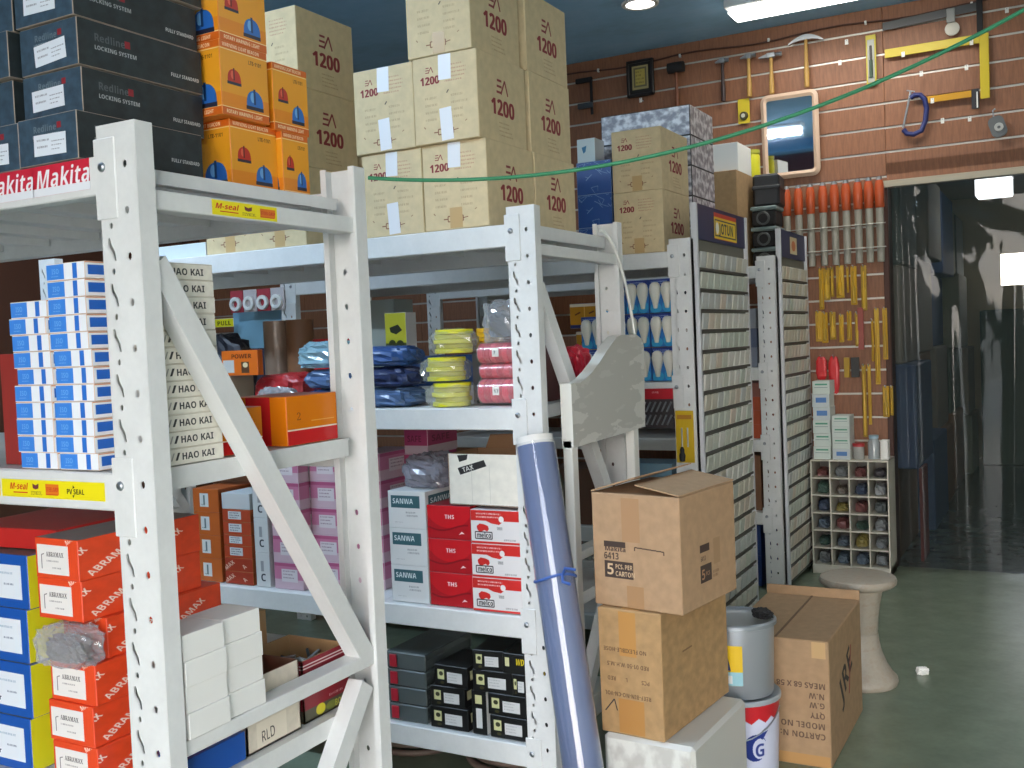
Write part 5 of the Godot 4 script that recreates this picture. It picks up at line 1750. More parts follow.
	fl.slab(fm, PackedVector2Array([Vector2(-l / 2, 0), Vector2(l / 2, 0), Vector2(l / 2, 0.152), Vector2(-l / 2, 0.152)]), Vector3(w / 2, 0.354, 0), Vector3(0, 0, -1), Vector3(-1.0, 0.17, 0).normalized(), Vector3(0.0005, 0.004, 0))
	part("flap", fl.done(), dt)
	fl = Build.new()
	fl.slab(fm, PackedVector2Array([Vector2(-l / 2, 0), Vector2(l / 2, 0), Vector2(l / 2, 0.166), Vector2(-l / 2, 0.166)]), Vector3(-w / 2, 0.354, 0), Vector3(0, 0, -1), Vector3(1.0, 0.3, 0).normalized(), Vector3(-0.001, 0.004, 0))
	part("flap", fl.done(), dt)

	# white wooden board on two legs, standing against the rack end
	var pim := sheet(256, 256, rgb(206, 204, 196))
	var n := FastNoiseLite.new()
	n.seed = 77
	n.frequency = 0.012
	n.fractal_octaves = 4
	for y in 256:
		for x in 256:
			var v := n.get_noise_2d(x * 0.8, y * 1.5)
			var e := minf(minf(x, 255 - x), 255 - y) / 256.0
			if v + e * 3.2 > 0.22:
				mix(pim, x, y, rgb(184, 182, 174), 0.9)
			if v > 0.36 and x > 20:
				mix(pim, x, y, rgb(196, 194, 186), 0.8)
	var pm := tex_mat(pim, 0.6)
	var wpaint := mat(rgb(224, 222, 214), 0.5)
	var bd := thing("white_board_stand", V(-1.45, 0, 3.07), 0, "white wooden board with a scooped top on two legs by the rack end", "board stand")
	var pts := PackedVector2Array([Vector2(0, 1.215), Vector2(0.66, 1.225), Vector2(0.675, 1.54), Vector2(0.66, 1.565), Vector2(0.60, 1.585), Vector2(0.45, 1.585), Vector2(0.41, 1.578), Vector2(0.36, 1.555), Vector2(0.31, 1.53), Vector2(0.24, 1.49), Vector2(0.18, 1.462), Vector2(0.12, 1.44), Vector2(0.07, 1.428), Vector2(0, 1.43)])
	var b := Build.new()
	b.slab(pm, pts, Vector3(-0.042, 0, 0), Vector3(0, 0, -1), Vector3.UP, Vector3(0.042, 0, 0), wpaint)
	part("board", b.done(), bd)
	for z in [[0.0, 0.045], [0.55, 0.6]]:
		part("leg", _span(Vector3(-0.04, 0, -z[1]), Vector3(-0.005, 1.24, -z[0]), wpaint, 0.003), bd)
	part("lower_rail", _span(Vector3(-0.035, 0.3, -0.56), Vector3(-0.012, 0.34, -0.04), wpaint, 0.003), bd)
	# white wire from the upright down to the board
	var wire := []
	for k in 16:
		var t := k / 15.0
		wire.append(V(lerpf(-1.555, -1.47, t), 1.985 - 0.40 * t * t - 0.02 * t, lerpf(3.60, 3.62, t) + 0.09 * sin(t * PI * 0.5)))
	b = Build.new()
	b.tube(wpaint, wire, 0.006, 6)
	solid("white_wire", b.done(), Vector3.ZERO, 0, "white wire curving from the rack upright down to the white board", "wire")

	# blue vinyl roll leaning by the upright
	var foot := V(-1.255, 0.02, 2.705)
	var head := V(-1.508, 1.258, 2.905)
	var dirv := (head - foot).normalized()
	var axis := Vector3.UP.cross(dirv).normalized()
	var bas := Basis(axis, Vector3.UP.angle_to(dirv))
	var rl := thing("vinyl_roll", foot, 0, "long blue vinyl roll leaning against the second rack upright", "vinyl roll")
	rl.basis = bas
	var len_ := (head - foot).length()
	b = Build.new()
	var blue := grain_mat(rgb(80, 98, 140), 0.05, 0.4, 0.28, Vector3.ONE, 261)
	b.lathe(blue, [Vector2(0.03, 0), Vector2(0.06, 0), Vector2(0.062, 0.004), Vector2(0.061, 0.4), Vector2(0.0615, 0.8), Vector2(0.061, len_ - 0.02), Vector2(0.06, len_ - 0.016)], 36)
	part("vinyl", b.done(), rl)
	b = Build.new()
	b.lathe(mat(rgb(226, 222, 216), 0.6), [Vector2(0.044, len_ - 0.04), Vector2(0.058, len_ - 0.04), Vector2(0.058, len_ + 0.012), Vector2(0.044, len_ + 0.012), Vector2(0.044, len_ - 0.04)], 32)
	part("core_end", b.done(), rl)
	var fr := []
	var nf := FastNoiseLite.new()
	nf.seed = 5
	nf.frequency = 3.0
	b = Build.new()
	for k in 22:
		fr.append(Vector2(0.0632 + 0.0012 * nf.get_noise_2d(k * 0.3, 0), lerpf(0.01, len_ - 0.008, k / 21.0)))
	b.lathe(clear_mat(rgb(230, 235, 245), 0.1, 0.08), fr, 36)
	part("film", b.done(), rl)
	b = Build.new()
	var tie := []
	for k in 25:
		var a := TAU * k / 24.0
		tie.append(Vector3(cos(a) * 0.065, 0.842 + 0.006 * sin(a * 2.0), sin(a) * 0.065))
	b.tube(mat(rgb(60, 96, 170), 0.4), tie, 0.005, 6, false)
	b.tube(mat(rgb(60, 96, 170), 0.4), [Vector3(0.05, 0.845, 0.045), Vector3(0.07, 0.865, 0.06), Vector3(0.1, 0.855, 0.05)], 0.005, 6)
	b.tube(mat(rgb(60, 96, 170), 0.4), [Vector3(0.05, 0.845, 0.045), Vector3(0.06, 0.825, 0.07), Vector3(0.085, 0.815, 0.07)], 0.005, 6)
	part("string_tie", b.done(), rl)

	# paint buckets
	var bl := thing("paint_bucket", V(-1.05, 0, 3.51), 0, "white paint bucket with a red band and blue dolphin under a grey bucket", "bucket", "stacked buckets")
	var lab := sheet(512, 160, rgb(206, 208, 226))
	rect(lab, 0, 0, 512, 24, rgb(196, 36, 44))
	for k in 16:
		pgon(lab, PackedVector2Array([Vector2(k * 32, 24), Vector2(k * 32 + 16, 34), Vector2(k * 32 + 32, 24)]), rgb(196, 36, 44))
	for q in [188.0, 440.0]:
		var navy := rgb(36, 54, 130)
		ell(lab, q, 80, 26, 26, navy)
		ell(lab, q + 10, 82, 17, 20, rgb(206, 208, 226))
		pgon(lab, PackedVector2Array([Vector2(q - 26, 76), Vector2(q - 44, 88), Vector2(q - 24, 88)]), navy)
		pgon(lab, PackedVector2Array([Vector2(q + 2, 56), Vector2(q + 30, 50), Vector2(q + 16, 66)]), navy)
		txt(lab, "G", q - 2, 98, 34, navy, "sansb")
		for j in 6:
			rect(lab, int(q - 40 + j * 14), 128, 9, 32, rgb(90, 110, 180))
	var labm := tex_mat(lab, 0.3)
	b = Build.new()
	b.lathe(labm, [Vector2(0.132, 0.004), Vector2(0.142, 0.294)], 40)
	b.lathe(mat(rgb(210, 212, 214), 0.4), [Vector2(0, 0.0), Vector2(0.13, 0.0), Vector2(0.132, 0.004)], 40)
	part("body", b.done(), bl)
	b = Build.new()
	b.lathe(mat(rgb(176, 184, 190), 0.35, 0.3), [Vector2(0.142, 0.294), Vector2(0.149, 0.296), Vector2(0.149, 0.308), Vector2(0.144, 0.312), Vector2(0.135, 0.307), Vector2(0, 0.305)], 40)
	part("lid", b.done(), bl)
	b = Build.new()
	var hp := []
	for k in 17:
		var a := PI * k / 16.0
		hp.append(Vector3(cos(a) * 0.146, 0.27 - 0.1 * sin(a), 0.146 * sin(a)))
	b.tube(M.zinc, hp, 0.0025, 6)
	part("handle", b.done(), bl)
	var bu := thing("paint_bucket", V(-1.045, 0.312, 3.51), 0, "grey metal bucket with a yellow label standing on the dolphin bucket", "bucket", "stacked buckets")
	b = Build.new()
	b.lathe(mat(rgb(164, 168, 172), 0.35, 0.4), [Vector2(0, 0), Vector2(0.118, 0), Vector2(0.12, 0.004), Vector2(0.127, 0.24)], 40)
	part("body", b.done(), bu)
	b = Build.new()
	b.lathe(mat(rgb(156, 162, 166), 0.35, 0.5), [Vector2(0.127, 0.24), Vector2(0.136, 0.244), Vector2(0.136, 0.256), Vector2(0.129, 0.262), Vector2(0.116, 0.25), Vector2(0.08, 0.248), Vector2(0, 0.248)], 40)
	part("lid", b.done(), bu)
	var yl := sheet(96, 128, rgb(226, 186, 30))
	rect(yl, 0, 84, 96, 44, rgb(150, 196, 206))
	pgon(yl, PackedVector2Array([Vector2(20, 80), Vector2(50, 30), Vector2(60, 80)]), rgb(70, 80, 120))
	ell(yl, 30, 70, 16, 14, rgb(200, 206, 214))
	rect(yl, 30, 96, 34, 26, rgb(226, 226, 222))
	var ylm := tex_mat(yl, 0.35)
	b = Build.new()
	for k in 8:
		var a0 := -1.0 + 0.1 * k
		var a1_ := a0 + 0.1
		var rr := 0.1264
		var p := []
		for q in [[a0, 0.05], [a1_, 0.05], [a1_, 0.19], [a0, 0.19]]:
			var rad: float = rr + (q[1] - 0.2) * 0.03
			p.append(Vector3(sin(q[0] * 1.1 + 0.62) * rad, q[1], cos(q[0] * 1.1 + 0.62) * rad))
		var u0 := k / 8.0
		var u1 := (k + 1) / 8.0
		b.tri(ylm, p[0], p[1], p[2], Vector2(u0, 1), Vector2(u1, 1), Vector2(u1, 0))
		b.tri(ylm, p[0], p[2], p[3], Vector2(u0, 1), Vector2(u1, 0), Vector2(u0, 0))
	part("label", b.done(), bu)
	solid("black_glove", blob(M.dark, Vector3(0.06, 0.025, 0.09), 271, 0.6, 2.0), V(-0.96, 0.574, 3.53), 0.6, "black crumpled glove lying on the grey bucket lid", "glove")

	# big brown carton, standing on its head
	var gf := cardboard(330, 460, rgb(168, 136, 102), 281, 0.06)
	var dk := rgb(84, 62, 48)
	for q in [["CARTON N:", 318, 338, 30], ["MODEL NO", 318, 300, 30], ["QTY", 318, 262, 28], ["G.W", 318, 224, 28], ["N.W", 318, 190, 28], ["MEAS 68 X 58", 322, 152, 28]]:
		stamp(gf, q[0], q[1], q[2], q[3], dk, true)
	rect(gf, 280, 0, 44, 60, rgb(196, 160, 112))
	rect(gf, 0, 420, 330, 40, rgb(186, 140, 84))
	var gs := cardboard(512, 460, rgb(168, 136, 102), 282, 0.07)
	var bk := rgb(36, 30, 30)
	txt(gs, "JRE", 180, 300, 150, bk, "sansb", 0.9, -0.5, 0.9)
	line(gs, Vector2(290, 300), Vector2(330, 120), 16, rgb(140, 50, 44), 0.8)
	var gfm := tex_mat(gf, 0.7)
	var gsm := tex_mat(gs, 0.7)
	var gt := thing("big_brown_carton", V(-0.765 - 0.19, 0, 3.672 + 0.315), 0, "big brown carton with upside-down print beside the stone stool", "carton")
	var bb := Build.new()
	bb.box(Vector3(-0.19, 0, -0.315), Vector3(0.19, 0.462, 0.315), [gfm, gsm, M.carton_big, gsm, gfm, M.carton_big, M.carton_big], 0.004)
	part("body", bb.done(), gt)
	part("seam", _span(Vector3(-0.004, 0.462, -0.31), Vector3(0.004, 0.464, 0.31), mat(rgb(112, 86, 60), 0.7), 0.0), gt)
	part("raised_flap", _span(Vector3(-0.19, 0.46, -0.315), Vector3(0.19, 0.50, -0.309), M.carton_big, 0.0), gt)

	# pedestal stool
	var sto := grain_mat(rgb(176, 166, 150), 0.08, 0.2, 0.4, Vector3.ONE, 291, Color(0.55, 0.46, 0.38, 0.5))
	var st := thing("pedestal_stool", V(-0.835, 0, 4.66), 0, "round stone pedestal stool on the green-grey floor", "stool")
	b = Build.new()
	b.lathe(sto, [Vector2(0, 0), Vector2(0.155, 0), Vector2(0.16, 0.012), Vector2(0.158, 0.03), Vector2(0.14, 0.05), Vector2(0.115, 0.09), Vector2(0.095, 0.14), Vector2(0.084, 0.19), Vector2(0.08, 0.226)], 40)
	part("foot", b.done(), st)
	b = Build.new()
	b.lathe(sto, [Vector2(0.078, 0.226), Vector2(0.0775, 0.232), Vector2(0.08, 0.238), Vector2(0.083, 0.29), Vector2(0.09, 0.35), Vector2(0.1, 0.4), Vector2(0.108, 0.43)], 40)
	part("column", b.done(), st)
	b = Build.new()
	b.lathe(sto, [Vector2(0.1, 0.43), Vector2(0.15, 0.435), Vector2(0.162, 0.445), Vector2(0.165, 0.46), Vector2(0.16, 0.472), Vector2(0.145, 0.478), Vector2(0.0, 0.474)], 44)
	part("seat", b.done(), st)
	solid("paper_scrap", blob(M.paper, Vector3(0.05, 0.03, 0.04), 292, 0.8, 2.5), V(-0.60, 0.0, 4.86), 0.4, "tiny crumpled white paper scrap on the floor beside the stool", "paper scrap")

	# green cord from the first rack up to the ceiling
	var cord := []
	var A := Vector3(-1.522, 2.0, 2.09)
	var B := Vector3(-0.073, 2.272, 2.6)
	for k in 61:
		var t := 2.03 * k / 60.0
		var p := A.lerp(B, t)
		p.y -= 0.12 * 4.0 * t * (1.0 - t)
		cord.append(V(p.x, minf(p.y, 3.59), p.z))
	b = Build.new()
	b.tube(mat(rgb(52, 132, 90), 0.55), cord, 0.005, 6)
	solid("green_cord", b.done(), Vector3.ZERO, 0, "green cord strung from the first rack up to the ceiling", "cord")

# ---------------------------------------------------------------- tools hung on the slat wall
const HD := 6.93

func hammer(x: float, yt: float, yb: float, hw: float, handle: Material, label: String, head: int) -> void:
	var t := thing("hammer", V(x, yb, HD - 0.03), 0, label, "hammer", "hammers on the slat wall")
	var h := yt - yb
	var b := Build.new()
	b.lathe(handle, [Vector2(0, 0), Vector2(0.016, 0.004), Vector2(0.017, h * 0.3), Vector2(0.012, h * 0.6), Vector2(0.011, h)], 10)
	part("handle", b.done(), t)
	b = Build.new()
	if head == 0:
		b.lathe(M.dark, [Vector2(0, -hw / 2), Vector2(0.036, -hw / 2 + 0.004), Vector2(0.038, 0), Vector2(0.036, hw / 2 - 0.004), Vector2(0, hw / 2)], 16, Vector3(0, h + 0.02, 0), Basis(Vector3.BACK, PI / 2))
	elif head == 1:
		b.cbox(Vector3(0, h + 0.012, 0), Vector3(hw * 0.4, 0.034, 0.03), M.zinc, 0.004)
		b.lathe(M.zinc, [Vector2(0, 0), Vector2(0.014, 0.002), Vector2(0.014, hw * 0.25), Vector2(0.009, hw * 0.32)], 12, Vector3(hw * 0.52, h + 0.012, 0), Basis(Vector3.BACK, PI / 2))
		b.slab(M.zinc, PackedVector2Array([Vector2(0, 0.012), Vector2(-hw * 0.4, -0.004), Vector2(-hw * 0.4, -0.01), Vector2(0, -0.012)]), Vector3(-hw * 0.18, h + 0.012, -0.01), Vector3.RIGHT, Vector3.UP, Vector3(0, 0, 0.02))
	else:
		var arc := []
		for k in 13:
			var u := -1.0 + k / 6.0
			arc.append(Vector2(u * hw / 2, -0.035 * u * u))
		for k in 12:
			var w0: float = 0.018 * (1.0 - 0.75 * absf(-1.0 + k / 6.0))
			var w1: float = 0.018 * (1.0 - 0.75 * absf(-1.0 + (k + 1) / 6.0))
			b.slab(M.zinc, PackedVector2Array([arc[k] + Vector2(0, -w0), arc[k + 1] + Vector2(0, -w1), arc[k + 1] + Vector2(0, w1), arc[k] + Vector2(0, w0)]), Vector3(0, h + 0.012, -0.012), Vector3.RIGHT, Vector3.UP, Vector3(0, 0, 0.024))
	part("head", b.done(), t)

func build_wall_goods() -> void:
	var red_h := mat(rgb(132, 48, 34), 0.45)
	var yel_h := mat(rgb(190, 148, 76), 0.5)
	hammer(-2.36, 3.41, 3.1, 0.12, mat(rgb(122, 70, 44), 0.5), "black rubber mallet with a brown handle beside the framed picture", 0)
	hammer(-2.03, 3.41, 3.145, 0.085, mat(rgb(52, 36, 36), 0.5), "claw hammer with a black and red handle on the slat wall", 1)
	hammer(-1.85, 3.41, 3.15, 0.095, yel_h, "short claw hammer with a yellow handle beside the dark handled one", 1)
	hammer(-1.70, 3.39, 3.145, 0.14, yel_h, "wide-headed hammer with a yellow handle above the mirror", 1)
	hammer(-1.47, 3.47, 3.155, 0.225, yel_h, "bricklayer pick hammer with a long yellow handle above the mirror corner", 2)
	# framed picture
	var fr := thing("framed_picture", V(-2.63, 3.275, HD), 0, "small dark framed picture with a gold mat on the slat wall", "picture")
	var fim := sheet(96, 120, rgb(40, 34, 32))
	rect(fim, 18, 18, 60, 80, rgb(176, 160, 110))
	rect(fim, 24, 24, 48, 66, rgb(110, 104, 76))
	rect(fim, 30, 30, 36, 54, rgb(190, 170, 84))
	scribble(fim, 32, 36, 30, 4, 12, 5, rgb(110, 96, 50), 301, 0.7)
	var b := Build.new()
	b.box(Vector3(-0.1, 0, 0), Vector3(0.1, 0.255, 0.02), [tex_mat(fim, 0.3), M.dark, M.dark, M.dark, M.dark, M.dark], 0.003)
	part("picture", b.done(), fr)
	for q in [[-0.1, 0.0, -0.08, 0.255], [0.08, 0.0, 0.1, 0.255], [-0.1, 0.0, 0.1, 0.02], [-0.1, 0.235, 0.1, 0.255]]:
		part("frame_bar", _span(Vector3(q[0], q[1], 0.015), Vector3(q[2], q[3], 0.032), mat(rgb(38, 32, 30), 0.4), 0.004), fr)
	# mirror, tipped forward at the top
	var mr := thing("wall_mirror", V(-1.59, 2.583, HD - 0.004), 0, "round-cornered mirror in a pale peach frame on the slat wall", "mirror")
	mr.rotation.x = 0.036
	var peach := mat(rgb(212, 182, 158), 0.4)
	var hw := 0.188
	var hh := 0.56
	var outer := rounded(-hw, 0, hw, hh, 0.05)
	var inner := rounded(-hw + 0.042, 0.045, hw - 0.042, hh - 0.045, 0.012)
	b = Build.new()
	var nn := outer.size()
	for k in nn:
		var j := (k + 1) % nn
		var o0 := Vector3(outer[k].x, outer[k].y, 0.012)
		var o1 := Vector3(outer[j].x, outer[j].y, 0.012)
		var m0 := Vector3((outer[k].x + inner[k].x) / 2, (outer[k].y + inner[k].y) / 2, 0.026)
		var m1 := Vector3((outer[j].x + inner[j].x) / 2, (outer[j].y + inner[j].y) / 2, 0.026)
		var i0 := Vector3(inner[k].x, inner[k].y, 0.012)
		var i1 := Vector3(inner[j].x, inner[j].y, 0.012)
		b.quad(peach, o0, o1, m1, m0, false)
		b.quad(peach, m0, m1, i1, i0, false)
		b.quad(peach, Vector3(o0.x, o0.y, 0), Vector3(o1.x, o1.y, 0), o1, o0, false)
	part("frame", b.done(), mr)
	part("glass", _span(Vector3(-hw + 0.035, 0.04, 0.004), Vector3(hw - 0.035, hh - 0.04, 0.014), mat(rgb(225, 228, 230), 0.03, 1.0), 0.0), mr)
	# bar clamp half hidden by cartons
	var bc := thing("bar_clamp", V(-3.05, 3.2, HD - 0.02), 0, "dark bar clamp hanging beside the beige cartons", "clamp")
	part("bar", _span(Vector3(0.03, 0, -0.006), Vector3(0.05, 0.27, 0.006), M.dark, 0.002), bc)
	part("jaw", _span(Vector3(-0.08, 0.235, -0.012), Vector3(0.05, 0.27, 0.012), M.dark, 0.004), bc)
	part("jaw", _span(Vector3(-0.07, 0.05, -0.012), Vector3(0.05, 0.09, 0.012), mat(rgb(60, 66, 72), 0.5), 0.004), bc)
	# carded knife
	var kn := thing("carded_knife", V(-1.07, 3.11, HD - 0.004), 0.0, "tall yellow edged card with a knife on the slat wall", "tool card")
	part("card", mesh_box(Vector3(0.062, 0.32, 0.006), mat(rgb(204, 186, 60), 0.4), 0.002), kn)
	part("window", mesh_box(Vector3(0.042, 0.27, 0.004), mat(rgb(176, 176, 166), 0.3), 0.002), kn, Vector3(0, 0.02, 0.006))
	b = Build.new()
	b.tube(mat(rgb(60, 84, 66), 0.4), [Vector3(0, 0.05, 0.014), Vector3(0, 0.16, 0.014)], 0.011, 8)
	b.tube(mat(rgb(70, 64, 60), 0.4), [Vector3(0, 0.16, 0.014), Vector3(0, 0.25, 0.014)], 0.007, 8)
	part("knife", b.done(), kn)
	# small carded tape measure
	var tm := thing("carded_measure", V(-1.90, 2.985, HD - 0.004), 0, "yellow card with a round tape measure below the hammers", "tool card")
	part("card", mesh_box(Vector3(0.08, 0.165, 0.004), mat(rgb(214, 190, 40), 0.4), 0.001), tm)
	b = Build.new()
	b.lathe(mat(rgb(70, 66, 40), 0.4), [Vector2(0, 0.02), Vector2(0.026, 0.018), Vector2(0.03, 0)], 16, Vector3(0, 0.05, 0.002), Basis(Vector3.RIGHT, PI / 2))
	b.lathe(mat(rgb(206, 204, 190), 0.4), [Vector2(0, 0.022), Vector2(0.014, 0.021)], 16, Vector3(0, 0.05, 0.002), Basis(Vector3.RIGHT, PI / 2))
	part("measure", b.done(), tm)
	# steel square
	var steel := mat(rgb(84, 84, 84), 0.4, 0.5)
	var sq := thing("steel_square", V(-0.44, 3.3, HD - 0.012), 0, "dark steel square hanging under the ceiling", "square")
	b = Build.new()
	b.slab(steel, PackedVector2Array([Vector2(-0.555, 0.14), Vector2(0.012, 0.165), Vector2(0.012, 0.215), Vector2(-0.555, 0.19)]), Vector3(0, 0, 0), Vector3.RIGHT, Vector3.UP, Vector3(0, 0, 0.004))
	part("blade", b.done(), sq)
	part("stock", _span(Vector3(-0.012, 0.0, -0.004), Vector3(0.022, 0.23, 0.01), M.dark, 0.002), sq)
	# yellow L square
	var yel := mat(rgb(210, 186, 40), 0.4)
	var ys := thing("yellow_square", V(-0.41, 2.93, HD - 0.016), 0, "large yellow angle square hanging on the slat wall", "square")
	part("blade", _span(Vector3(-0.575, 0.335, 0), Vector3(-0.03, 0.39, 0.006), yel, 0.002), ys)
	part("stock", _span(Vector3(-0.03, 0, -0.002), Vector3(0.022, 0.39, 0.01), yel, 0.002), ys)
	# smaller try square
	var tq := thing("try_square", V(-0.48, 2.875, HD - 0.016), 0, "small yellow try square with a dark stock beside the blue clamp", "square")
	part("blade", _span(Vector3(-0.265, 0.075, 0), Vector3(0, 0.115, 0.004), mat(rgb(206, 150, 30), 0.4), 0.001), tq)
	part("stock", _span(Vector3(-0.01, 0, -0.004), Vector3(0.032, 0.12, 0.012), mat(rgb(50, 48, 52), 0.4), 0.002), tq)
	part("stock_face", _span(Vector3(0.018, 0.004, 0.004), Vector3(0.026, 0.1, 0.0135), M.paper, 0.0), tq)
	# round white dial
	var rd := thing("white_dial", V(-0.59, 3.33, HD - 0.01), 0, "round white dial hanging from a grey clip on the steel square", "dial")
	b = Build.new()
	b.lathe(mat(rgb(206, 200, 186), 0.4), [Vector2(0.042, 0), Vector2(0.042, 0.01), Vector2(0.03, 0.014), Vector2(0, 0.014)], 20, Vector3(0, 0.05, 0), Basis(Vector3.RIGHT, PI / 2))
	part("disc", b.done(), rd)
	part("clip", _span(Vector3(-0.03, 0.085, 0.012), Vector3(0.02, 0.17, 0.03), mat(rgb(150, 150, 146), 0.4), 0.004), rd)
	# blue G clamp
	var gb := mat(rgb(40, 50, 110), 0.4)
	var gc := thing("blue_g_clamp", V(-0.825, 2.755, HD - 0.02), 0, "dark blue G clamp hanging on the slat wall", "clamp")
	b = Build.new()
	var path := []
	for q in [[-0.06, 0.05], [-0.04, 0.022], [0.0, 0.012], [0.045, 0.03], [0.07, 0.09], [0.078, 0.16], [0.07, 0.22], [0.045, 0.25], [0.01, 0.255], [-0.015, 0.24]]:
		path.append(Vector3(q[0], q[1], 0))
	b.tube(gb, path, 0.016, 8)
	part("frame", b.done(), gc)
	b = Build.new()
	b.tube(M.zinc, [Vector3(-0.062, 0.06, 0.0), Vector3(-0.03, 0.2, 0.0), Vector3(-0.012, 0.28, 0.0)], 0.007, 8)
	part("screw", b.done(), gc)
	b = Build.new()
	b.tube(M.zinc, [Vector3(-0.035, 0.29, 0.0), Vector3(0.012, 0.276, 0.0)], 0.004, 6)
	part("tommy_bar", b.done(), gc)
	# pulley
	var pu := thing("grey_pulley", V(-0.33, 2.69, HD - 0.02), 0, "small grey rope pulley hanging at the doorway end of the slat wall", "pulley")
	b = Build.new()
	b.slab(mat(rgb(110, 112, 112), 0.4, 0.5), rounded(-0.045, 0, 0.045, 0.13, 0.035), Vector3(0, 0, -0.01), Vector3(0.94, 0.3, 0), Vector3(-0.3, 0.94, 0), Vector3(0, 0, 0.02))
	part("cheek", b.done(), pu)
	b = Build.new()
	ring(b, mat(rgb(186, 186, 180), 0.4, 0.4), Vector3(-0.012, 0.055, 0.016), 0.026, 0.01, 0.012, Basis(Vector3.RIGHT, PI / 2), 16)
	part("wheel", b.done(), pu)
	b = Build.new()
	b.tube(M.zinc, [Vector3(-0.04, 0.12, 0), Vector3(-0.045, 0.16, 0), Vector3(-0.03, 0.17, 0)], 0.005, 6)
	part("hook", b.done(), pu)
	# price hooks
	var hk := mesh_box(Vector3(0.02, 0.032, 0.004), M.paper, 0.001)
	var hn := 0
	for p in [[-1.255, 3.277], [-0.872, 3.264], [-0.769, 3.129], [-0.512, 3.125], [-0.481, 3.27], [-0.285, 3.426], [-0.709, 2.954], [-0.654, 2.823], [-0.501, 2.814], [-2.62, 3.24], [-1.21, 3.40]]:
		var t := thing("display_hook", V(p[0], p[1] - 0.016, HD - 0.05), 0, "empty display hook with a white tag %s" % ["below the pick hammer head", "under the yellow square blade end", "below the middle of the yellow square", "inside the corner of the yellow square", "at the yellow square corner", "beside the dark steel square stock", "between the blue clamp and try square", "below the small try square blade", "below the small try square stock", "under the framed picture", "beside the carded knife"][hn], "hook", "empty display hooks")
		part("tag", hk, t)
		b = Build.new()
		b.tube(M.zinc, [Vector3(0, 0.02, -0.055), Vector3(0, 0.018, -0.01), Vector3(0, 0.026, 0.004)], 0.003, 6)
		part("wire", b.done(), t)
		hn += 1

	# sealant tubes in a row
	var org := mat(rgb(190, 84, 44), 0.35)
	var gry := mat(rgb(150, 146, 134), 0.4)
	var tx := [-1.625, -1.547, -1.469, -1.389, -1.316, -1.243, -1.169, -1.102, -1.037]
	for k in 9:
		var t := thing("gripped_tool", V(tx[k], 1.985, HD - 0.035), 0, "long grey tool with an orange grip hanging from the slat wall, %s from the door" % ["ninth", "eighth", "seventh", "sixth", "fifth", "fourth", "third", "second", "first"][k], "hand tool", "orange gripped tools in a row")
		b = Build.new()
		b.lathe(gry, [Vector2(0, 0), Vector2(0.022, 0.002), Vector2(0.024, 0.18), Vector2(0.024, 0.345)], 14)
		part("shaft", b.done(), t)
		b = Build.new()
		b.lathe(org, [Vector2(0.024, 0.345), Vector2(0.029, 0.352), Vector2(0.03, 0.46), Vector2(0.026, 0.5), Vector2(0.02, 0.52)], 14)
		part("grip", b.done(), t)
		b = Build.new()
		b.lathe(M.zinc, [Vector2(0.02, 0.52), Vector2(0.016, 0.54), Vector2(0, 0.545)], 12)
		part("cap", b.done(), t)
	for y in [2.23, 2.08]:
		b = Build.new()
		b.tube(mat(rgb(176, 174, 166), 0.4, 0.5), [V(-1.66, y, HD - 0.064), V(-1.0, y, HD - 0.064)], 0.004, 6)
		solid("retaining_wire", b.done(), Vector3.ZERO, 0, "thin wire across the row of orange gripped tools, %s of two" % ("upper" if y > 2.2 else "lower"), "wire", "retaining wires")
	# gold packed tools below
	var gold := [mat(rgb(196, 150, 26), 0.3), mat(rgb(176, 140, 40), 0.3), mat(rgb(206, 164, 50), 0.35)]
	var gl := [[-1.43, 1.97, -1.40, 1.70], [-1.40, 1.97, -1.36, 1.76], [-1.32, 1.98, -1.27, 1.77], [-1.23, 1.97, -1.19, 1.72], [-1.165, 1.97, -1.13, 1.68], [-1.46, 1.69, -1.42, 1.49], [-1.42, 1.68, -1.38, 1.48], [-1.37, 1.68, -1.33, 1.50], [-1.31, 1.66, -1.28, 1.48], [-1.26, 1.68, -1.23, 1.49], [-1.21, 1.67, -1.18, 1.45], [-1.09, 1.69, -1.06, 1.20], [-1.04, 1.69, -1.01, 1.36], [-1.175, 1.33, -1.15, 0.86], [-1.14, 1.33, -1.12, 0.94], [-1.05, 1.19, -1.01, 0.99], [-1.355, 1.97, -1.335, 1.78], [-1.255, 1.97, -1.24, 1.8], [-1.11, 1.62, -1.095, 1.35], [-1.005, 1.19, -0.985, 1.0]]
	var gi := 0
	for q in gl:
		var t := thing("carded_chisel", V((q[0] + q[2]) / 2, q[3], HD - 0.03), 0, "gold packed tool hanging in the %s row, %s along" % [["upper", "upper", "upper", "upper", "upper", "middle", "middle", "middle", "middle", "middle", "middle", "middle", "middle", "lower", "lower", "lower", "upper", "upper", "middle", "lower"][gi], ["first", "second", "third", "fourth", "fifth", "first", "second", "third", "fourth", "fifth", "sixth", "seventh", "eighth", "first", "second", "third", "sixth", "seventh", "ninth", "fourth"][gi]], "hand tool", "gold packed tools")
		var w: float = q[2] - q[0]
		var h: float = q[1] - q[3]
		part("pack", mesh_box(Vector3(w, h, 0.012), gold[gi % 3], 0.003), t)
		b = Build.new()
		b.lathe(gold[(gi + 1) % 3], [Vector2(0, 0.01), Vector2(w * 0.3, 0.016), Vector2(w * 0.32, h * 0.45), Vector2(w * 0.14, h * 0.52), Vector2(w * 0.12, h * 0.86), Vector2(0, h * 0.88)], 10, Vector3(0, 0, 0.012))
		part("tool", b.done(), t)
		b = Build.new()
		b.tube(M.zinc, [Vector3(0, h - 0.01, 0.008), Vector3(0, h + 0.004, 0.02), Vector3(0, h + 0.004, 0.05)], 0.003, 6)
		part("hook", b.done(), t)
		gi += 1
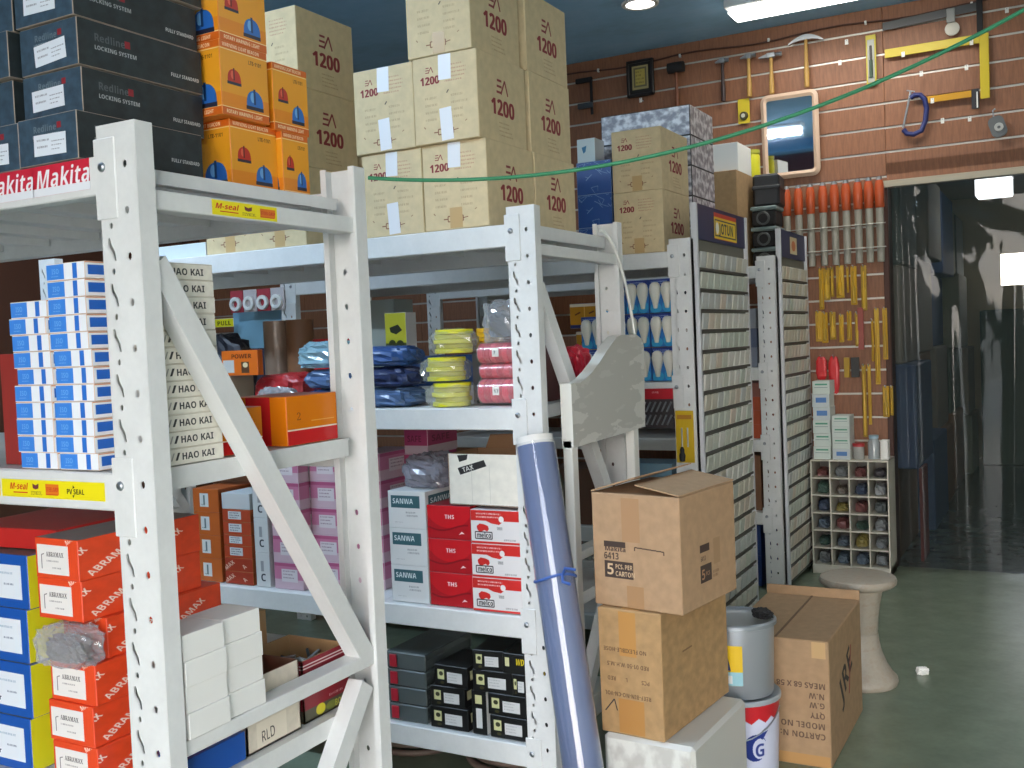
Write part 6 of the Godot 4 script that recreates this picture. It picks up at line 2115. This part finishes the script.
	put("red_chisel_card", -1.155, 1.43, HD - 0.045, Vector3(0.035, 0.27, 0.02), mat(rgb(150, 70, 60), 0.4), "narrow dull red tool card between the gold packed tools", "tool card")
	var rr := mat(rgb(206, 40, 44), 0.35)
	for k in 2:
		var t := thing("red_packet", V(-1.43 + 0.08 * k, 1.25 - 0.08 * k, HD - 0.03), 0, "red plastic packet hanging below the gold tools, %s of two" % ["shorter", "longer"][k], "packet", "red packets")
		part("pouch", blob(rr, Vector3(0.07, 0.14 + 0.08 * k, 0.03), 311 + k, 0.3, 2.0, 20, 12, false), t)
		b = Build.new()
		b.tube(M.zinc, [Vector3(0, 0.13 + 0.07 * k, 0.0), Vector3(0, 0.15 + 0.08 * k, 0.03)], 0.003, 6)
		part("hook", b.done(), t)
	put("gold_packet", -1.25, 1.25, HD - 0.04, Vector3(0.035, 0.13, 0.02), gold[1], "short gold packet beside the red packets", "packet")
	put("black_packet", -1.19, 1.25, HD - 0.04, Vector3(0.05, 0.13, 0.02), mat(rgb(44, 42, 40), 0.4), "short black packet beside the gold packet", "packet")

func rounded(x0: float, y0: float, x1: float, y1: float, r: float) -> PackedVector2Array:
	var p := PackedVector2Array()
	for q in [[x1 - r, y0 + r, -90.0], [x1 - r, y1 - r, 0.0], [x0 + r, y1 - r, 90.0], [x0 + r, y0 + r, 180.0]]:
		for k in 6:
			var a := deg_to_rad(q[2] + 18.0 * k)
			p.append(Vector2(q[0] + cos(a) * r, q[1] + sin(a) * r))
	return p

# ---------------------------------------------------------------- pigeonhole unit, curtain and store room goods
func build_corner() -> void:
	var wood := mat(rgb(206, 200, 186), 0.5)
	var cab := thing("pigeonhole_unit", V(-0.992, 0, 6.66), 0, "white pigeonhole unit of small compartments beside the doorway", "cabinet")
	var W := 0.478
	var H := 0.735
	var D := 0.27
	var t := 0.009
	part("back_board", _span(Vector3(-W, 0, -D), Vector3(0, H, -D + 0.006), mat(rgb(120, 116, 110), 0.6)), cab)
	part("plinth", _span(Vector3(-W, 0, -D), Vector3(0, 0.05, -0.002), wood), cab)
	for k in 5:
		part("upright_divider", _span(Vector3(-t - (W - t) * k / 4.0, 0, -D), Vector3(-(W - t) * k / 4.0, H, 0), wood), cab)
	for k in 7:
		part("shelf", _span(Vector3(-W, 0.05 + (H - 0.05 - t) * k / 6.0, -D), Vector3(0, 0.05 + (H - 0.05 - t) * k / 6.0 + t, -0.001), wood), cab)
	var r := RandomNumberGenerator.new()
	r.seed = 91
	var cols := [rgb(66, 78, 100), rgb(110, 100, 90), rgb(90, 96, 96), rgb(76, 100, 90), rgb(126, 78, 76), rgb(150, 136, 76), rgb(130, 134, 136), rgb(70, 66, 70), rgb(100, 114, 128)]
	for c in 4:
		for k in 6:
			var ci := r.randi_range(0, 8)
			solid("fitting_bag", blob(mat(cols[ci], 0.4), Vector3(0.075, r.randf_range(0.045, 0.075), 0.14), 400 + c * 6 + k, 0.5, 2.0, 18, 10), V(-0.992 - 0.064 - 0.1173 * c, 0.05 + t + 0.1127 * k, 6.66 + 0.12), 0, "small bag of fittings in the pigeonhole unit, %s column from the doorway, %s" % [["first", "second", "third", "fourth"][c], ["bottom row", "second row up", "third row up", "fourth row up", "fifth row up", "top row"][k]], "bag", "bagged fittings in pigeonholes")
	var mint := sheet(96, 64, rgb(206, 216, 208))
	rect(mint, 14, 12, 70, 8, rgb(90, 160, 130))
	rect(mint, 10, 30, 76, 3, rgb(130, 150, 150))
	var mm := tex_mat(mint, 0.5)
	var bmint := sheet(96, 64, rgb(196, 204, 206))
	rect(bmint, 20, 16, 60, 26, rgb(86, 130, 190))
	var bm := tex_mat(bmint, 0.5)
	var pl := mat(rgb(206, 212, 206), 0.5)
	for k in 4:
		put("mint_label_box", -1.222, 0.737 + 0.07 * k, 6.68, Vector3(0.108, 0.069, 0.16), [bm if k == 0 else mm, pl, pl, pl, pl, pl], "white box with a %s label on the pigeonhole unit, %s" % ["blue" if k == 0 else "green", level_word(k, 4)], "box", "white boxes on the pigeonhole unit")
	for k in 6:
		put("tall_label_box", -1.342 + 0.004 * (k % 2), 0.737 + 0.084 * k, 6.68, Vector3(0.108, 0.083, 0.16), [bm if k in [3, 4] else mm, pl, pl, pl, pl, pl], "white box in the taller stack beside the card display, %s" % level_word(k, 6), "box", "taller stack of white boxes")
	var cup := thing("plastic_jar", V(-1.18, 0.737, 6.74), 0, "small clear jar with a red lid on the pigeonhole unit", "jar")
	var b := Build.new()
	b.lathe(clear_mat(rgb(190, 190, 186), 0.6, 0.1), [Vector2(0, 0), Vector2(0.034, 0), Vector2(0.036, 0.08)], 16)
	part("jar", b.done(), cup)
	b = Build.new()
	b.lathe(mat(rgb(176, 44, 50), 0.4), [Vector2(0.038, 0.08), Vector2(0.038, 0.1), Vector2(0, 0.102)], 16)
	part("lid", b.done(), cup)
	var cup2 := thing("plastic_jar", V(-1.09, 0.737, 6.76), 0, "taller clear jar with a pale blue lid on the pigeonhole unit", "jar")
	b = Build.new()
	b.lathe(clear_mat(rgb(190, 200, 204), 0.55, 0.1), [Vector2(0, 0), Vector2(0.036, 0), Vector2(0.038, 0.1), Vector2(0.026, 0.13)], 16)
	part("jar", b.done(), cup2)
	b = Build.new()
	b.lathe(mat(rgb(150, 176, 190), 0.4), [Vector2(0.03, 0.13), Vector2(0.03, 0.15), Vector2(0, 0.152)], 16)
	part("lid", b.done(), cup2)
	put("white_carton_small", -1.0, 0.737, 6.72, Vector3(0.045, 0.12, 0.08), M.paper, "narrow white carton at the doorway end of the pigeonhole unit", "box")

	# clear plastic sheet hung in the doorway; dark tint stands in for shade beyond
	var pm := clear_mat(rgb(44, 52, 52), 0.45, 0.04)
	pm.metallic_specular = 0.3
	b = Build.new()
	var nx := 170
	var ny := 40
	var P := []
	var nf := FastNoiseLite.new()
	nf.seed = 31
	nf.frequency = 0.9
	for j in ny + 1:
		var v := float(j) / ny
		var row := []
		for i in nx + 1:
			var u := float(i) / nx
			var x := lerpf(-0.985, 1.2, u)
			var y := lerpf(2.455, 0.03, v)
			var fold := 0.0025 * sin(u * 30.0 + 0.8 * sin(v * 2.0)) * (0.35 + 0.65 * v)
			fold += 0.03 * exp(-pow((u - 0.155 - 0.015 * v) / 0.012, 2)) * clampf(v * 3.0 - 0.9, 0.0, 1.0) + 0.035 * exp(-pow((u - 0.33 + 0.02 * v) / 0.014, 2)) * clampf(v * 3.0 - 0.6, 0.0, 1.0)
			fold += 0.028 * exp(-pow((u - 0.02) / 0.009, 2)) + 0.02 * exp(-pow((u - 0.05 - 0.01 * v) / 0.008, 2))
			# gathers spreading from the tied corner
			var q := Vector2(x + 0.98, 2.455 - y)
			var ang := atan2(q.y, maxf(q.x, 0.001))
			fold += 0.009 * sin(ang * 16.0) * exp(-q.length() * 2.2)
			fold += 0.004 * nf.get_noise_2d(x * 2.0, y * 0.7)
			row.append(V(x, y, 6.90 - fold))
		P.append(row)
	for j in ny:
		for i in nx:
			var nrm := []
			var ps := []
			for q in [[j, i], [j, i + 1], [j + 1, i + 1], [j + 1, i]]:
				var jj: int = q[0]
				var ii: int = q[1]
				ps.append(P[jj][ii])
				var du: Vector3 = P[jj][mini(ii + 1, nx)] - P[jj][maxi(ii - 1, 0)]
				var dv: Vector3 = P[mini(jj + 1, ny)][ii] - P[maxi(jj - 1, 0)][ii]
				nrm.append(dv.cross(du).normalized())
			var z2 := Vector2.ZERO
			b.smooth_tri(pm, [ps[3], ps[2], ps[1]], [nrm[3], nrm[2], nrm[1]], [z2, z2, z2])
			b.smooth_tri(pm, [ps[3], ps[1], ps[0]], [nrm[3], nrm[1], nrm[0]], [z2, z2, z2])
	solid("plastic_curtain", b.done(), Vector3.ZERO, 0, "clear plastic sheet across the doorway, tinted dark to shade the store room", "curtain")

	# dim goods lining the store room
	var dim := [mat(rgb(84, 98, 88), 0.8), mat(rgb(104, 108, 92), 0.8), mat(rgb(124, 98, 78), 0.8), mat(rgb(74, 92, 124), 0.8), mat(rgb(98, 110, 106), 0.8), mat(rgb(130, 126, 116), 0.8)]
	r.seed = 55
	var d := 7.15
	var words := ["first", "second", "third", "fourth", "fifth"]
	for n in 5:
		var l := 1.08
		var y := 0.0
		for k in 4:
			var h: float = [0.62, 0.7, 0.66, 0.72][(k + n) % 4]
			put("store_crate", -0.88 - r.randf_range(0.0, 0.16), y, d + r.randf_range(0.0, 0.1), Vector3(0.4, h - 0.004, l - r.randf_range(0.12, 0.3)), dim[r.randi_range(0, 5)], "plain crate in the %s stack inside the store room, %s" % [words[n], level_word(k, 4)], "crate", "crates in the store room", 0.0, 0.01)
			y += h
		d += l
	put("red_store_board", -0.86, 0.0, 7.2, Vector3(0.02, 0.62, 0.3), mat(rgb(120, 44, 40), 0.5), "dull red board leaning just inside the store room", "board")
	for k in 3:
		put("store_cabinet", -0.38 + 0.5 * k, 0.0, 12.3 - 0.05 * k, Vector3(0.46, [1.7, 1.88, 1.5][k], 0.5), dim[[0, 4, 1][k]], "tall plain cabinet against the store room back wall, %s one" % ["first", "second", "third"][k], "cabinet", "cabinets in the store room", 0.0, 0.01)
	tube_lamp_store()

func tube_lamp_store() -> void:
	var t := thing("store_lamp", V(-0.49, 3.0, 9.0), 0, "glowing square lamp hanging in the dark store room", "ceiling lamp")
	b_lamp(t)

func b_lamp(t: Node3D) -> void:
	part("housing", mesh_box(Vector3(0.28, 0.03, 0.3), mat(rgb(206, 206, 204), 0.5), 0.004), t, Vector3(0, -0.3, 0))
	part("diffuser", mesh_box(Vector3(0.26, 0.14, 0.28), glow(Color(0.95, 0.98, 1.0), 3.0), 0.01), t, Vector3(0, -0.44, 0))
	var b := Build.new()
	b.tube(M.zinc, [Vector3(0, -0.27, 0), Vector3(0, 0, 0)], 0.008, 8)
	part("rod", b.done(), t)
	var l := AreaLight3D.new()
	l.name = "lamp_light"
	l.area_size = Vector2(0.26, 0.28)
	l.light_color = Color(0.95, 0.98, 1.0)
	l.light_energy = 0.12
	l.area_range = 8.0
	l.shadow_enabled = true
	t.add_child(l)
	l.position = Vector3(0, -0.447, 0)
	l.rotation_degrees = Vector3(-90, 0, 0)
